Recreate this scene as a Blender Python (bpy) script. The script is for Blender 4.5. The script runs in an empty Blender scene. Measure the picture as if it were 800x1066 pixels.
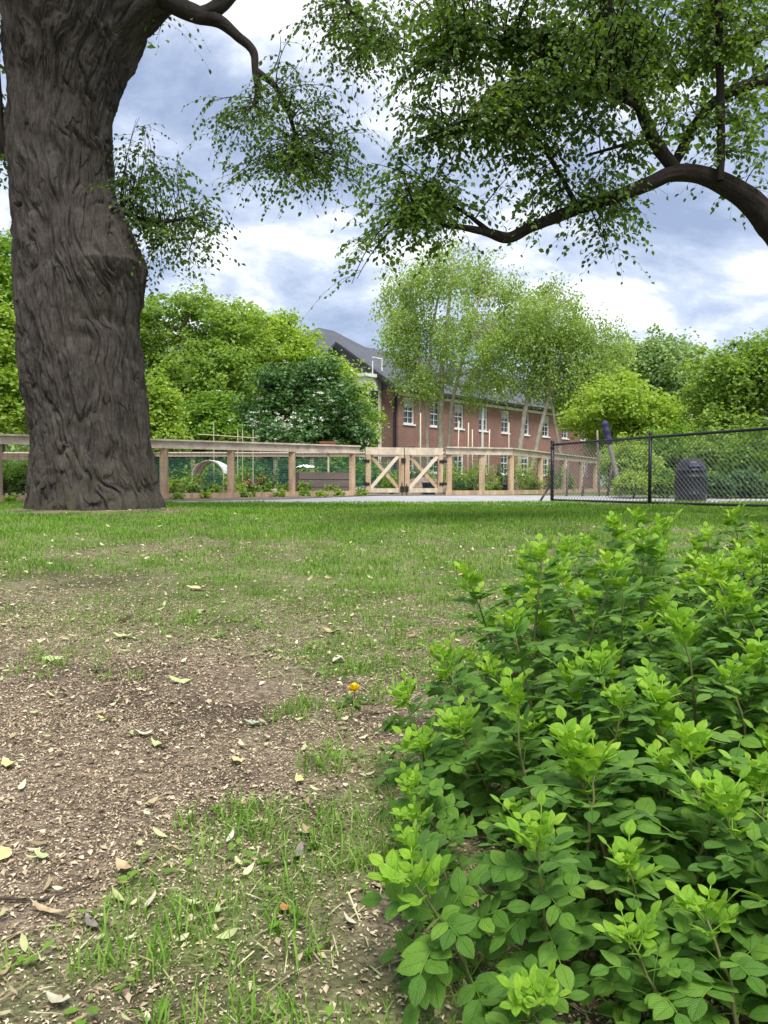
import bpy, math
import numpy as np
from mathutils import Vector, Matrix
PI = math.pi
sc = bpy.context.scene
C = sc.collection
RNG = np.random.default_rng(7)

# ------------------------------------------------------------------ camera
F_PX, CX, CY, HOR = 805.0, 400.0, 533.0, 505.0
CAM = np.array([0.0, 0.0, 0.6])
PITCH = math.atan((CY - HOR) / F_PX)
FW = np.array([0, math.cos(PITCH), -math.sin(PITCH)]); UP = np.array([0, math.sin(PITCH), math.cos(PITCH)])

def at(px, py, Y):
    """point of the world at distance Y that the photograph shows at (px, py)"""
    d = np.array([(px - CX) / F_PX, 0, 0]) + FW + UP * (CY - py) / F_PX
    return CAM + d * (Y / d[1])

def pxm(Y): return Y / F_PX

# ------------------------------------------------------------------ noise
def _hash(ix, iy, iz, seed):
    h = (ix.astype(np.int64) * 374761393 + iy.astype(np.int64) * 668265263 + iz.astype(np.int64) * 2147483647 + seed * 974634777) & 0xFFFFFFFF
    h = ((h ^ (h >> 13)) * 1274126177) & 0xFFFFFFFF
    h = h ^ (h >> 16)
    return (h & 0xFFFFFF) / float(0xFFFFFF)

def vnoise(p, seed=0):
    p = np.asarray(p, dtype=np.float64)
    i = np.floor(p); f = p - i; f = f * f * (3 - 2 * f)
    i = i.astype(np.int64)
    out = 0
    for dx in (0, 1):
        for dy in (0, 1):
            for dz in (0, 1):
                w = (f[..., 0] if dx else 1 - f[..., 0]) * (f[..., 1] if dy else 1 - f[..., 1]) * (f[..., 2] if dz else 1 - f[..., 2])
                out = out + w * _hash(i[..., 0] + dx, i[..., 1] + dy, i[..., 2] + dz, seed)
    return out * 2 - 1

def fbm(p, oct=4, seed=0):
    p = np.asarray(p, dtype=np.float64); a = 1.0; s = 0; t = 0
    for k in range(oct):
        s = s + a * vnoise(p, seed + k * 17); t += a; p = p * 2.03; a *= 0.5
    return s / t

def n2(x, y, f=1.0, oct=3, seed=0):
    x = np.asarray(x, dtype=np.float64); y = np.asarray(y, dtype=np.float64)
    return fbm(np.stack([x * f, y * f, np.zeros_like(x) + seed * 3.7], -1), oct, seed)

def sstep(a, b, x):
    t = np.clip((np.asarray(x, dtype=np.float64) - a) / (b - a), 0, 1); return t * t * (3 - 2 * t)

def ground(x, y):
    x = np.asarray(x, dtype=np.float64); y = np.asarray(y, dtype=np.float64)
    g = 0.25 * sstep(0.6, 8.8, y) + 0.08 * sstep(15.5, 19.0, y)
    g = g + 0.07 * np.exp(-(((x + 3.8) / 1.5) ** 2 + ((y - 9.9) / 1.3) ** 2))
    g = g + 0.018 * n2(x, y, 1.3, 2, 5) * sstep(14, 6, y) + 0.006 * n2(x, y, 7, 2, 6) * sstep(8, 3, y)
    return g

# ------------------------------------------------------------------ mesh builder
def norm(v): return v / (np.linalg.norm(v, axis=-1, keepdims=True) + 1e-12)

class MB:
    def __init__(s): s.V = []; s.Q = []; s.T = []; s.n = 0; s.UV = []
    def add(s, V, Q=None, T=None, uv=None):
        V = np.asarray(V, dtype=np.float64).reshape(-1, 3)
        if Q is not None and len(Q): s.Q.append(np.asarray(Q, dtype=np.int64).reshape(-1, 4) + s.n)
        if T is not None and len(T): s.T.append(np.asarray(T, dtype=np.int64).reshape(-1, 3) + s.n)
        s.UV.append(np.asarray(uv, dtype=np.float64) if uv is not None else np.zeros((len(V), 2)))
        s.V.append(V); s.n += len(V); return s
    def box(s, c, size, rz=0.0, rot=None):
        sx, sy, sz = [q / 2 for q in size]
        v = np.array([[x, y, z] for x in (-sx, sx) for y in (-sy, sy) for z in (-sz, sz)])
        if rot is not None: v = v @ np.asarray(rot).T
        ca, sa = math.cos(rz), math.sin(rz)
        v = v @ np.array([[ca, sa, 0], [-sa, ca, 0], [0, 0, 1]])
        return s.add(v + np.asarray(c), [[0, 1, 3, 2], [4, 6, 7, 5], [0, 4, 5, 1], [2, 3, 7, 6], [0, 2, 6, 4], [1, 5, 7, 3]])
    def bx(s, a, b):
        a = np.asarray(a, float); b = np.asarray(b, float); return s.box((a + b) / 2, np.abs(b - a))
    def beam(s, p0, p1, w, h, up=(0, 0, 1)):
        p0 = np.asarray(p0, float); p1 = np.asarray(p1, float); d = norm(p1 - p0)
        side = norm(np.cross(d, up)); u = np.cross(side, d)
        v = np.array([p + side * a * w / 2 + u * b * h / 2 for p in (p0, p1) for a in (-1, 1) for b in (-1, 1)])
        return s.add(v, [[0, 1, 3, 2], [4, 6, 7, 5], [0, 4, 5, 1], [2, 3, 7, 6], [0, 2, 6, 4], [1, 5, 7, 3]])
    def tube(s, P, R, n=6, cap=True):
        P = np.asarray(P, float); R = np.asarray(R, float) * np.ones(len(P))
        T = norm(np.gradient(P, axis=0)); ref = np.array([0.31, 0.87, 0.38]) if abs(T[:, 2]).mean() > .5 else np.array([0.1, 0.2, 1.0])
        A = norm(np.cross(T, ref)); B = np.cross(T, A)
        th = np.arange(n) * 2 * PI / n
        V = P[:, None] + R[:, None, None] * (A[:, None] * np.cos(th)[None, :, None] + B[:, None] * np.sin(th)[None, :, None])
        i = np.arange(len(P) - 1)[:, None] * n; j = np.arange(n)[None]; k = (j + 1) % n
        Q = np.stack([i + j, i + k, i + n + k, i + n + j], -1).reshape(-1, 4)
        V = V.reshape(-1, 3); Tt = []
        if cap:
            m = len(V); V = np.vstack([V, P[0], P[-1]])
            for q in range(n):
                Tt.append([m, (q + 1) % n, q]); Tt.append([m + 1, m - n + q, m - n + (q + 1) % n])
        return s.add(V, Q, Tt)
    def lathe(s, c, prof, n=20, wob=None):
        prof = np.asarray(prof, float); th = np.arange(n) * 2 * PI / n
        r = prof[:, 0][:, None] * np.ones(n)[None]
        if wob is not None: r = r * wob(th[None], prof[:, 1][:, None])
        V = np.stack([r * np.cos(th), r * np.sin(th), prof[:, 1][:, None] * np.ones(n)[None]], -1) + np.asarray(c, float)
        i = np.arange(len(prof) - 1)[:, None] * n; j = np.arange(n)[None]; k = (j + 1) % n
        return s.add(V.reshape(-1, 3), np.stack([i + j, i + k, i + n + k, i + n + j], -1).reshape(-1, 4))
    def build(s, name, mat, parent=None, smooth=False, attrs=None):
        V = np.concatenate(s.V); me = bpy.data.meshes.new(name)
        Q = np.concatenate(s.Q) if s.Q else np.zeros((0, 4), np.int64); T = np.concatenate(s.T) if s.T else np.zeros((0, 3), np.int64)
        me.vertices.add(len(V)); me.vertices.foreach_set('co', V.astype(np.float32).ravel())
        L = np.concatenate([Q.ravel(), T.ravel()]).astype(np.int32)
        me.loops.add(len(L)); me.loops.foreach_set('vertex_index', L)
        nq, nt = len(Q), len(T); me.polygons.add(nq + nt)
        st = np.concatenate([np.arange(nq) * 4, nq * 4 + np.arange(nt) * 3]).astype(np.int32)
        me.polygons.foreach_set('loop_start', st)
        me.polygons.foreach_set('loop_total', np.concatenate([np.full(nq, 4), np.full(nt, 3)]).astype(np.int32))
        me.polygons.foreach_set('use_smooth', np.full(nq + nt, bool(smooth)))
        UV = np.concatenate(s.UV)
        if UV.any():
            lay = me.uv_layers.new(name='UVMap'); lay.data.foreach_set('uv', UV[L].astype(np.float32).ravel())
        for k, a in (attrs or {}).items():
            at_ = me.attributes.new(k, 'FLOAT', 'POINT'); at_.data.foreach_set('value', np.asarray(a, np.float32))
        me.update(); me.validate(verbose=False)
        me.materials.append(mat)
        o = bpy.data.objects.new(name, me); C.objects.link(o)
        if parent is not None: o.parent = parent
        return o

def tag(o, label=None, cat=None, group=None, kind=None):
    if label: o['label'] = label
    if cat: o['category'] = cat
    if group: o['group'] = group
    if kind: o['kind'] = kind
    return o

def empty(name, loc, label, cat, group=None, rz=0):
    o = bpy.data.objects.new(name, None); C.objects.link(o); o.location = [float(q) for q in loc]; o.rotation_euler = (0, 0, rz)
    o.empty_display_size = .2
    return tag(o, label, cat, group)

def inst(mb, tv, tq, tt, P, R, S, tuv=None):
    n = len(P); k = len(tv)
    S = np.asarray(S, float); S = S[:, None] * np.ones(3) if S.ndim == 1 else S
    V = np.einsum('nij,nkj->nki', R, tv[None] * S[:, None]) + P[:, None]
    off = (np.arange(n) * k)[:, None, None]
    Q = (np.asarray(tq)[None] + off).reshape(-1, 4) if tq is not None and len(tq) else None
    T = (np.asarray(tt)[None] + off).reshape(-1, 3) if tt is not None and len(tt) else None
    mb.add(V.reshape(-1, 3), Q, T, np.tile(tuv, (n, 1)) if tuv is not None else None)

def frames(d, nrm):
    y = norm(d); x = norm(np.cross(y, nrm)); z = np.cross(x, y)
    return np.stack([x, y, z], -1)

# ------------------------------------------------------------------ materials
def mat(name):
    m = bpy.data.materials.new(name); m.use_nodes = True; nt = m.node_tree; nt.nodes.clear()
    out = nt.nodes.new('ShaderNodeOutputMaterial'); return m, nt, out

def N(nt, t, **kw):
    n = nt.nodes.new(t)
    for k, v in kw.items():
        if k in n.inputs.keys(): n.inputs[k].default_value = v
        else: setattr(n, k, v)
    return n

def ramp(nt, stops):
    r = nt.nodes.new('ShaderNodeValToRGB'); e = r.color_ramp.elements
    while len(e) > 1: e.remove(e[-1])
    for i, (p, c) in enumerate(stops):
        q = e[0] if i == 0 else e.new(p); q.position = p; q.color = (*c, 1)
    return r

def simple(name, col, rough=.7, var=.25, scale=8.0, bump=0.0, metal=0.0, spec=.4, stretch=None, col2=None, bscale=None):
    m, nt, out = mat(name)
    tc = N(nt, 'ShaderNodeTexCoord'); vec = tc.outputs['Object']
    if stretch:
        mp = N(nt, 'ShaderNodeMapping'); mp.inputs['Scale'].default_value = stretch; nt.links.new(vec, mp.inputs[0]); vec = mp.outputs[0]
    nz = N(nt, 'ShaderNodeTexNoise', Scale=scale, Detail=6.0, Roughness=.65); nt.links.new(vec, nz.inputs['Vector'])
    c = np.array(col); lo = np.clip(c * (1 - var), 0, 1); hi = np.clip(c * (1 + var), 0, 1) if col2 is None else np.array(col2)
    r = ramp(nt, [(.3, tuple(lo)), (.7, tuple(hi))]); nt.links.new(nz.outputs['Fac'], r.inputs[0])
    b = N(nt, 'ShaderNodeBsdfPrincipled'); b.inputs['Roughness'].default_value = rough; b.inputs['Metallic'].default_value = metal
    b.inputs['Specular IOR Level'].default_value = spec
    nt.links.new(r.outputs[0], b.inputs['Base Color'])
    if bump:
        n2_ = N(nt, 'ShaderNodeTexNoise', Scale=bscale or scale * 3, Detail=5.0); nt.links.new(vec, n2_.inputs['Vector'])
        bp = N(nt, 'ShaderNodeBump', Strength=.8, Distance=bump); nt.links.new(n2_.outputs['Fac'], bp.inputs['Height']); nt.links.new(bp.outputs[0], b.inputs['Normal'])
    nt.links.new(b.outputs[0], out.inputs[0]); return m

def leafmat(name, cols, trans=.35, gloss=.06, rough=.45, veins=False, nscale=.6, tcol=1.3):
    """cols: dark to light own colours, chosen per leaf and per patch of the crown"""
    m, nt, out = mat(name)
    geo = N(nt, 'ShaderNodeNewGeometry'); tc = N(nt, 'ShaderNodeTexCoord')
    nz = N(nt, 'ShaderNodeTexNoise', Scale=nscale, Detail=3.0); nt.links.new(tc.outputs['Object'], nz.inputs['Vector'])
    a = N(nt, 'ShaderNodeMath', operation='MULTIPLY'); a.inputs[1].default_value = .6; nt.links.new(geo.outputs['Random Per Island'], a.inputs[0])
    a2 = N(nt, 'ShaderNodeMath', operation='MULTIPLY_ADD'); a2.inputs[1].default_value = .9; nt.links.new(nz.outputs['Fac'], a2.inputs[0]); nt.links.new(a.outputs[0], a2.inputs[2])
    a3 = N(nt, 'ShaderNodeMath', operation='SUBTRACT'); a3.inputs[1].default_value = .25; nt.links.new(a2.outputs[0], a3.inputs[0])
    r = ramp(nt, [(i / (len(cols) - 1), c) for i, c in enumerate(cols)]); nt.links.new(a3.outputs[0], r.inputs[0])
    col = r.outputs[0]
    nrm = None
    if veins:
        uv = N(nt, 'ShaderNodeUVMap'); sp = N(nt, 'ShaderNodeSeparateXYZ'); nt.links.new(uv.outputs[0], sp.inputs[0])
        ab = N(nt, 'ShaderNodeMath', operation='ABSOLUTE'); nt.links.new(sp.outputs[0], ab.inputs[0])
        v1 = N(nt, 'ShaderNodeMath', operation='MULTIPLY_ADD'); v1.inputs[1].default_value = -.55; nt.links.new(ab.outputs[0], v1.inputs[0]); nt.links.new(sp.outputs[1], v1.inputs[2])
        v2 = N(nt, 'ShaderNodeMath', operation='MULTIPLY'); v2.inputs[1].default_value = 7 * 2 * PI; nt.links.new(v1.outputs[0], v2.inputs[0])
        sn = N(nt, 'ShaderNodeMath', operation='SINE'); nt.links.new(v2.outputs[0], sn.inputs[0])
        pw = N(nt, 'ShaderNodeMath', operation='POWER'); pw.inputs[1].default_value = 1.0
        s1 = N(nt, 'ShaderNodeMath', operation='MULTIPLY_ADD'); s1.inputs[1].default_value = .5; s1.inputs[2].default_value = .5; nt.links.new(sn.outputs[0], s1.inputs[0])
        mid = N(nt, 'ShaderNodeMapRange'); mid.inputs['From Min'].default_value = 0; mid.inputs['From Max'].default_value = .08; mid.inputs['To Min'].default_value = 0; mid.inputs['To Max'].default_value = 1
        nt.links.new(ab.outputs[0], mid.inputs['Value'])
        mm = N(nt, 'ShaderNodeMath', operation='MULTIPLY_ADD'); mm.inputs[1].default_value = .45; nt.links.new(s1.outputs[0], mm.inputs[0]); nt.links.new(mid.outputs[0], mm.inputs[2])
        bp = N(nt, 'ShaderNodeBump', Strength=.7, Distance=.0012); nt.links.new(mm.outputs[0], bp.inputs['Height']); nrm = bp.outputs[0]
        mx = N(nt, 'ShaderNodeMix', data_type='RGBA'); mx.inputs['Factor'].default_value = 1; mx.blend_type = 'MULTIPLY'
        vr = ramp(nt, [(0, (1.0, 1.0, .85)), (.25, (.9, .9, .9)), (1, (1, 1, 1))])
        vr.color_ramp.elements[0].color = (1.25, 1.25, 1.0, 1); nt.links.new(mid.outputs[0], vr.inputs[0])
        nt.links.new(col, mx.inputs['A']); nt.links.new(vr.outputs[0], mx.inputs['B']); col = mx.outputs['Result']
    if veins:
        nb = N(nt, 'ShaderNodeTexNoise', Scale=120.0, Detail=6.0, Roughness=.7); nt.links.new(tc.outputs['Object'], nb.inputs['Vector']); rb = ramp(nt, [(.32, (1.25, .95, .7)), (.42, (.92, .94, .9)), (.65, (1.12, 1.08, 1.05))]); nt.links.new(nb.outputs['Fac'], rb.inputs[0])
        mb_ = N(nt, 'ShaderNodeMix', data_type='RGBA'); mb_.blend_type = 'MULTIPLY'; mb_.inputs['Factor'].default_value = 1; nt.links.new(col, mb_.inputs['A']); nt.links.new(rb.outputs[0], mb_.inputs['B']); col = mb_.outputs['Result']
    d = N(nt, 'ShaderNodeBsdfDiffuse'); nt.links.new(col, d.inputs[0])
    t = N(nt, 'ShaderNodeBsdfTranslucent')
    tm = N(nt, 'ShaderNodeMix', data_type='RGBA'); tm.blend_type = 'MULTIPLY'; tm.inputs['Factor'].default_value = 1; tm.inputs['B'].default_value = (1.25 * tcol, 1.2 * tcol, .45 * tcol, 1)
    nt.links.new(col, tm.inputs['A']); nt.links.new(tm.outputs['Result'], t.inputs[0])
    mix = N(nt, 'ShaderNodeMixShader', Fac=trans); nt.links.new(d.outputs[0], mix.inputs[1]); nt.links.new(t.outputs[0], mix.inputs[2])
    g = N(nt, 'ShaderNodeBsdfGlossy'); g.inputs['Roughness'].default_value = rough; g.inputs['Color'].default_value = (1, 1, 1, 1)
    lw = N(nt, 'ShaderNodeFresnel'); lw.inputs['IOR'].default_value = 1.38
    mg = N(nt, 'ShaderNodeMath', operation='MULTIPLY'); mg.inputs[1].default_value = gloss * 16; mg.use_clamp = True; nt.links.new(lw.outputs[0], mg.inputs[0])
    mc = N(nt, 'ShaderNodeMath', operation='MINIMUM'); mc.inputs[1].default_value = gloss * 2.2; nt.links.new(mg.outputs[0], mc.inputs[0]); mix2 = N(nt, 'ShaderNodeMixShader'); nt.links.new(mc.outputs[0], mix2.inputs[0]); nt.links.new(mix.outputs[0], mix2.inputs[1]); nt.links.new(g.outputs[0], mix2.inputs[2])
    if nrm:
        for q in (d, t, g): nt.links.new(nrm, q.inputs['Normal'])
    nt.links.new(mix2.outputs[0], out.inputs[0]); return m

def islandmat(name, stops, rough=.8, trans=0.0):
    m, nt, out = mat(name); geo = N(nt, 'ShaderNodeNewGeometry')
    r = ramp(nt, stops); nt.links.new(geo.outputs['Random Per Island'], r.inputs[0])
    b = N(nt, 'ShaderNodeBsdfPrincipled'); b.inputs['Roughness'].default_value = rough; b.inputs['Specular IOR Level'].default_value = .3
    nt.links.new(r.outputs[0], b.inputs['Base Color'])
    if trans:
        t = N(nt, 'ShaderNodeBsdfTranslucent'); nt.links.new(r.outputs[0], t.inputs[0]); mx = N(nt, 'ShaderNodeMixShader', Fac=trans)
        nt.links.new(b.outputs[0], mx.inputs[1]); nt.links.new(t.outputs[0], mx.inputs[2]); nt.links.new(mx.outputs[0], out.inputs[0])
    else: nt.links.new(b.outputs[0], out.inputs[0])
    return m

def barkmat(name, lo, hi, scale=5.0, bump=.012, moss=False):
    m, nt, out = mat(name); tc = N(nt, 'ShaderNodeTexCoord')
    mp = N(nt, 'ShaderNodeMapping'); mp.inputs['Scale'].default_value = (1, 1, .16); nt.links.new(tc.outputs['Object'], mp.inputs[0])
    nz = N(nt, 'ShaderNodeTexNoise', Scale=scale * 7, Detail=10.0, Roughness=.78, Distortion=.8); nt.links.new(mp.outputs[0], nz.inputs['Vector'])
    n3 = N(nt, 'ShaderNodeTexNoise', Scale=2.2, Detail=6.0, Roughness=.65); nt.links.new(tc.outputs['Object'], n3.inputs['Vector'])
    ad = N(nt, 'ShaderNodeMath', operation='MULTIPLY_ADD'); ad.inputs[1].default_value = .35; nt.links.new(n3.outputs['Fac'], ad.inputs[0])
    h = N(nt, 'ShaderNodeMath', operation='MULTIPLY'); h.inputs[1].default_value = .65; nt.links.new(nz.outputs['Fac'], h.inputs[0]); nt.links.new(h.outputs[0], ad.inputs[2])
    lo_, hi_ = np.array(lo), np.array(hi); r = ramp(nt, [(.38, lo), (.5, tuple((lo_ + hi_) / 2)), (.62, hi)]); nt.links.new(ad.outputs[0], r.inputs[0]); col = r.outputs[0]
    # grey lichen bloom in patches
    n5 = N(nt, 'ShaderNodeTexNoise', Scale=3.7, Detail=8.0, Roughness=.7); nt.links.new(tc.outputs['Object'], n5.inputs['Vector']); r5 = ramp(nt, [(.52, (0, 0, 0)), (.68, (.7, .7, .7))]); nt.links.new(n5.outputs['Fac'], r5.inputs[0])
    mx = N(nt, 'ShaderNodeMix', data_type='RGBA'); nt.links.new(r5.outputs[0], mx.inputs['Factor']); nt.links.new(col, mx.inputs['A']); mx.inputs['B'].default_value = (*(hi_ * [.95, 1.02, 1.0] * 1.15), 1); col = mx.outputs['Result']
    if moss:
        n6 = N(nt, 'ShaderNodeTexNoise', Scale=5.0, Detail=9.0, Roughness=.75); nt.links.new(tc.outputs['Object'], n6.inputs['Vector']); sp = N(nt, 'ShaderNodeSeparateXYZ'); nt.links.new(tc.outputs['Object'], sp.inputs[0])
        k = N(nt, 'ShaderNodeMath', operation='MULTIPLY_ADD'); k.inputs[1].default_value = -.13; nt.links.new(sp.outputs[2], k.inputs[0]); nt.links.new(n6.outputs['Fac'], k.inputs[2]); r6 = ramp(nt, [(.42, (0, 0, 0)), (.58, (.6, .6, .6))]); nt.links.new(k.outputs[0], r6.inputs[0])
        m2 = N(nt, 'ShaderNodeMix', data_type='RGBA'); nt.links.new(r6.outputs[0], m2.inputs['Factor']); nt.links.new(col, m2.inputs['A']); m2.inputs['B'].default_value = (.085, .085, .045, 1); col = m2.outputs['Result']
    b = N(nt, 'ShaderNodeBsdfPrincipled'); b.inputs['Roughness'].default_value = .92; b.inputs['Specular IOR Level'].default_value = .15; nt.links.new(col, b.inputs['Base Color'])
    w = N(nt, 'ShaderNodeTexNoise', Scale=scale * 6, Detail=10.0, Roughness=.8, Distortion=1.0); nt.links.new(mp.outputs[0], w.inputs['Vector'])
    bp = N(nt, 'ShaderNodeBump', Strength=1.0, Distance=bump); nt.links.new(w.outputs['Fac'], bp.inputs['Height']); nt.links.new(bp.outputs[0], b.inputs['Normal'])
    nt.links.new(b.outputs[0], out.inputs[0]); return m

M = {}
M['bark'] = barkmat('old_bark', (.024, .020, .017), (.135, .115, .102), 6, .035, True)
M['bark2'] = barkmat('limb_bark', (.015, .012, .011), (.048, .040, .035), 9, .008)
M['birch'] = barkmat('birch_bark', (.20, .15, .11), (.62, .55, .48), 6, .004)
M['bark_far'] = barkmat('far_bark', (.06, .05, .04), (.16, .13, .10), 4, .01)
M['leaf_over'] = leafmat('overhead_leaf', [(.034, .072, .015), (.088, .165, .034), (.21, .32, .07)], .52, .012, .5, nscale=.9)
M['leaf_light'] = leafmat('light_green_leaf', [(.12, .21, .05), (.24, .37, .085), (.38, .51, .15)], .42, .008, .5, nscale=.35)
M['leaf_yel'] = leafmat('yellow_green_leaf', [(.17, .28, .045), (.32, .46, .09), (.46, .58, .16)], .42, .008, .5, nscale=.4)
M['leaf_birch'] = leafmat('birch_leaf', [(.18, .28, .08), (.28, .40, .12), (.40, .52, .18)], .42, .008, .5, nscale=.4)
M['leaf_dark'] = leafmat('dark_leaf', [(.04, .10, .03), (.09, .19, .065), (.22, .34, .16)], .28, .02, .4, nscale=.8)
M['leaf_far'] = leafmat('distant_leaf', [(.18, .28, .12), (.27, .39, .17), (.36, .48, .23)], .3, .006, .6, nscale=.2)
M['leaf_mid'] = leafmat('mid_green_leaf', [(.085, .17, .03), (.18, .32, .05), (.29, .44, .09)], .4, .01, .5, nscale=.5)
M['rose'] = leafmat('rose_leaf', [(.045, .125, .022), (.11, .24, .036), (.23, .40, .06)], .38, .022, .5, veins=True, nscale=4)
M['rose_young'] = leafmat('young_rose_leaf', [(.15, .33, .03), (.26, .47, .045), (.42, .61, .08)], .4, .02, .5, veins=True, nscale=4)
M['cane'] = simple('rose_cane', (.12, .20, .05), .6, .3, 30, col2=(.20, .16, .07))
M['grass'] = leafmat('grass_blade', [(.075, .165, .022), (.125, .255, .035), (.20, .35, .06), (.34, .37, .15)], .3, .004, .5, nscale=1.2)
M['flower_w'] = simple('white_blossom', (.7, .72, .62), .7, .1)
M['wood'] = simple('cedar_wood', (.42, .28, .175), .75, .3, 6, .002, stretch=(1, 1, .25), col2=(.64, .47, .31))
M['wood_pale'] = simple('pale_rail_wood', (.50, .41, .31), .75, .3, 5, .002, col2=(.74, .63, .49))
M['wood_new'] = simple('new_brace_wood', (.66, .55, .45), .7, .1, 6)
M['wood_grey'] = simple('weathered_board', (.15, .12, .105), .85, .3, 5, .004, stretch=(.3, 1, 3))
M['wire'] = simple('wire', (.10, .11, .11), .5, .1, metal=.3)
M['wire_green'] = simple('green_net', (.06, .20, .15), .6, .15)
M['black'] = simple('black_metal', (.012, .012, .014), .45, .3, 12, spec=.5)
M['black_mesh'] = simple('grey_fence_wire', (.16, .17, .17), .45, .2, 12, spec=.5)
M['plastic'] = simple('black_plastic', (.018, .019, .024), .42, .3, 4, .002)
M['navy'] = simple('navy_wrap', (.03, .028, .085), .6, .4, 12, .01)
M['post_grey'] = simple('grey_post', (.24, .21, .17), .85, .3, 5, .004)
M['concrete'] = simple('path_surface', (.36, .35, .365), .9, .14, 1.5, .004, bscale=40)
M['mulch'] = simple('mulch_bed', (.16, .11, .09), .95, .45, 9, .03, col2=(.30, .23, .18), bscale=25)
M['soil'] = simple('bed_soil', (.05, .035, .025), .95, .4, 9, .02)
M['slate'] = simple('slate_roof', (.085, .09, .105), .7, .18, 1.2, .01, bscale=12)
M['trim'] = simple('white_trim', (.74, .74, .72), .55, .06, 3)
M['blind'] = simple('window_blind', (.42, .42, .40), .8, .1, 3)
M['gutter'] = simple('dark_gutter', (.015, .016, .02), .5, .2, 3)
M['white_cloth'] = simple('white_cloth', (.75, .75, .76), .7, .08, 5, .02)
M['pink'] = simple('pink_petal', (.65, .10, .35), .6, .3, 9)
M['red'] = simple('terracotta_red', (.42, .12, .06), .7, .2, 9)
M['teal_can'] = simple('dark_tub', (.01, .025, .04), .5, .3, 5)
M['bamboo'] = simple('cane_stake', (.55, .47, .34), .7, .15, 5)
M['yellow'] = simple('dandelion_yellow', (.88, .70, .02), .6, .06, 60)
M['stem'] = simple('green_stem', (.12, .22, .05), .6, .2, 20)

# glass
m, nt, out = mat('window_glass'); b = N(nt, 'ShaderNodeBsdfPrincipled'); b.inputs['Base Color'].default_value = (.03, .045, .05, 1); b.inputs['Roughness'].default_value = .12
b.inputs['Specular IOR Level'].default_value = .6; tc = N(nt, 'ShaderNodeTexCoord'); nz = N(nt, 'ShaderNodeTexNoise', Scale=.9, Detail=2.0); nt.links.new(tc.outputs['Object'], nz.inputs['Vector'])
bp = N(nt, 'ShaderNodeBump', Strength=.3, Distance=.02); nt.links.new(nz.outputs['Fac'], bp.inputs['Height']); nt.links.new(bp.outputs[0], b.inputs['Normal']); nt.links.new(b.outputs[0], out.inputs[0]); M['glass'] = m

# brick
m, nt, out = mat('red_brick'); tc = N(nt, 'ShaderNodeTexCoord'); sp = N(nt, 'ShaderNodeSeparateXYZ'); cb = N(nt, 'ShaderNodeCombineXYZ'); nt.links.new(tc.outputs['Object'], sp.inputs[0])
ad = N(nt, 'ShaderNodeMath', operation='ADD'); nt.links.new(sp.outputs[0], ad.inputs[0]); nt.links.new(sp.outputs[1], ad.inputs[1]); nt.links.new(ad.outputs[0], cb.inputs[0]); nt.links.new(sp.outputs[2], cb.inputs[1])
br = N(nt, 'ShaderNodeTexBrick', Scale=1.0); br.inputs['Brick Width'].default_value = .22; br.inputs['Row Height'].default_value = .075; br.inputs['Mortar Size'].default_value = .008
br.inputs['Color1'].default_value = (.235, .098, .072, 1); br.inputs['Color2'].default_value = (.17, .07, .056, 1); br.inputs['Mortar'].default_value = (.34, .27, .23, 1); nt.links.new(cb.outputs[0], br.inputs['Vector'])
nz = N(nt, 'ShaderNodeTexNoise', Scale=.5, Detail=5.0); nt.links.new(tc.outputs['Object'], nz.inputs['Vector']); r = ramp(nt, [(.3, (.8, .8, .8)), (.7, (1.15, 1.1, 1.1))]); nt.links.new(nz.outputs['Fac'], r.inputs[0])
mx = N(nt, 'ShaderNodeMix', data_type='RGBA'); mx.blend_type = 'MULTIPLY'; mx.inputs['Factor'].default_value = 1; nt.links.new(br.outputs['Color'], mx.inputs['A']); nt.links.new(r.outputs[0], mx.inputs['B'])
b = N(nt, 'ShaderNodeBsdfPrincipled'); b.inputs['Roughness'].default_value = .9; nt.links.new(mx.outputs['Result'], b.inputs['Base Color']); nt.links.new(b.outputs[0], out.inputs[0]); M['brick'] = m

# ground: soil and thin turf mixed by the vertex attribute 'turf' (where grass grows)
m, nt, out = mat('earth_and_turf'); tc = N(nt, 'ShaderNodeTexCoord'); at_n = N(nt, 'ShaderNodeAttribute'); at_n.attribute_name = 'turf'
n1 = N(nt, 'ShaderNodeTexNoise', Scale=45.0, Detail=8.0, Roughness=.75); nt.links.new(tc.outputs['Object'], n1.inputs['Vector'])
n4 = N(nt, 'ShaderNodeTexNoise', Scale=2.3, Detail=5.0); nt.links.new(tc.outputs['Object'], n4.inputs['Vector'])
soil = ramp(nt, [(.32, (.070, .052, .037)), (.48, (.185, .145, .105)), (.66, (.38, .31, .225))]); nt.links.new(n1.outputs['Fac'], soil.inputs[0])
big = ramp(nt, [(.36, (.48, .45, .44)), (.5, (.95, .93, .92)), (.66, (1.15, 1.12, 1.08))]); nt.links.new(n4.outputs['Fac'], big.inputs[0])
ms = N(nt, 'ShaderNodeMix', data_type='RGBA'); ms.blend_type = 'MULTIPLY'; ms.inputs['Factor'].default_value = 1; nt.links.new(soil.outputs[0], ms.inputs['A']); nt.links.new(big.outputs[0], ms.inputs['B'])
turf = ramp(nt, [(.3, (.06, .10, .02)), (.5, (.12, .20, .035)), (.7, (.24, .28, .09))]); nt.links.new(n1.outputs['Fac'], turf.inputs[0])
mg = N(nt, 'ShaderNodeMix', data_type='RGBA'); tfm = N(nt, 'ShaderNodeMath', operation='MULTIPLY'); tfm.inputs[1].default_value = .62; nt.links.new(at_n.outputs['Fac'], tfm.inputs[0]); nt.links.new(tfm.outputs[0], mg.inputs['Factor']); nt.links.new(ms.outputs['Result'], mg.inputs['A']); nt.links.new(turf.outputs[0], mg.inputs['B'])
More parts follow.
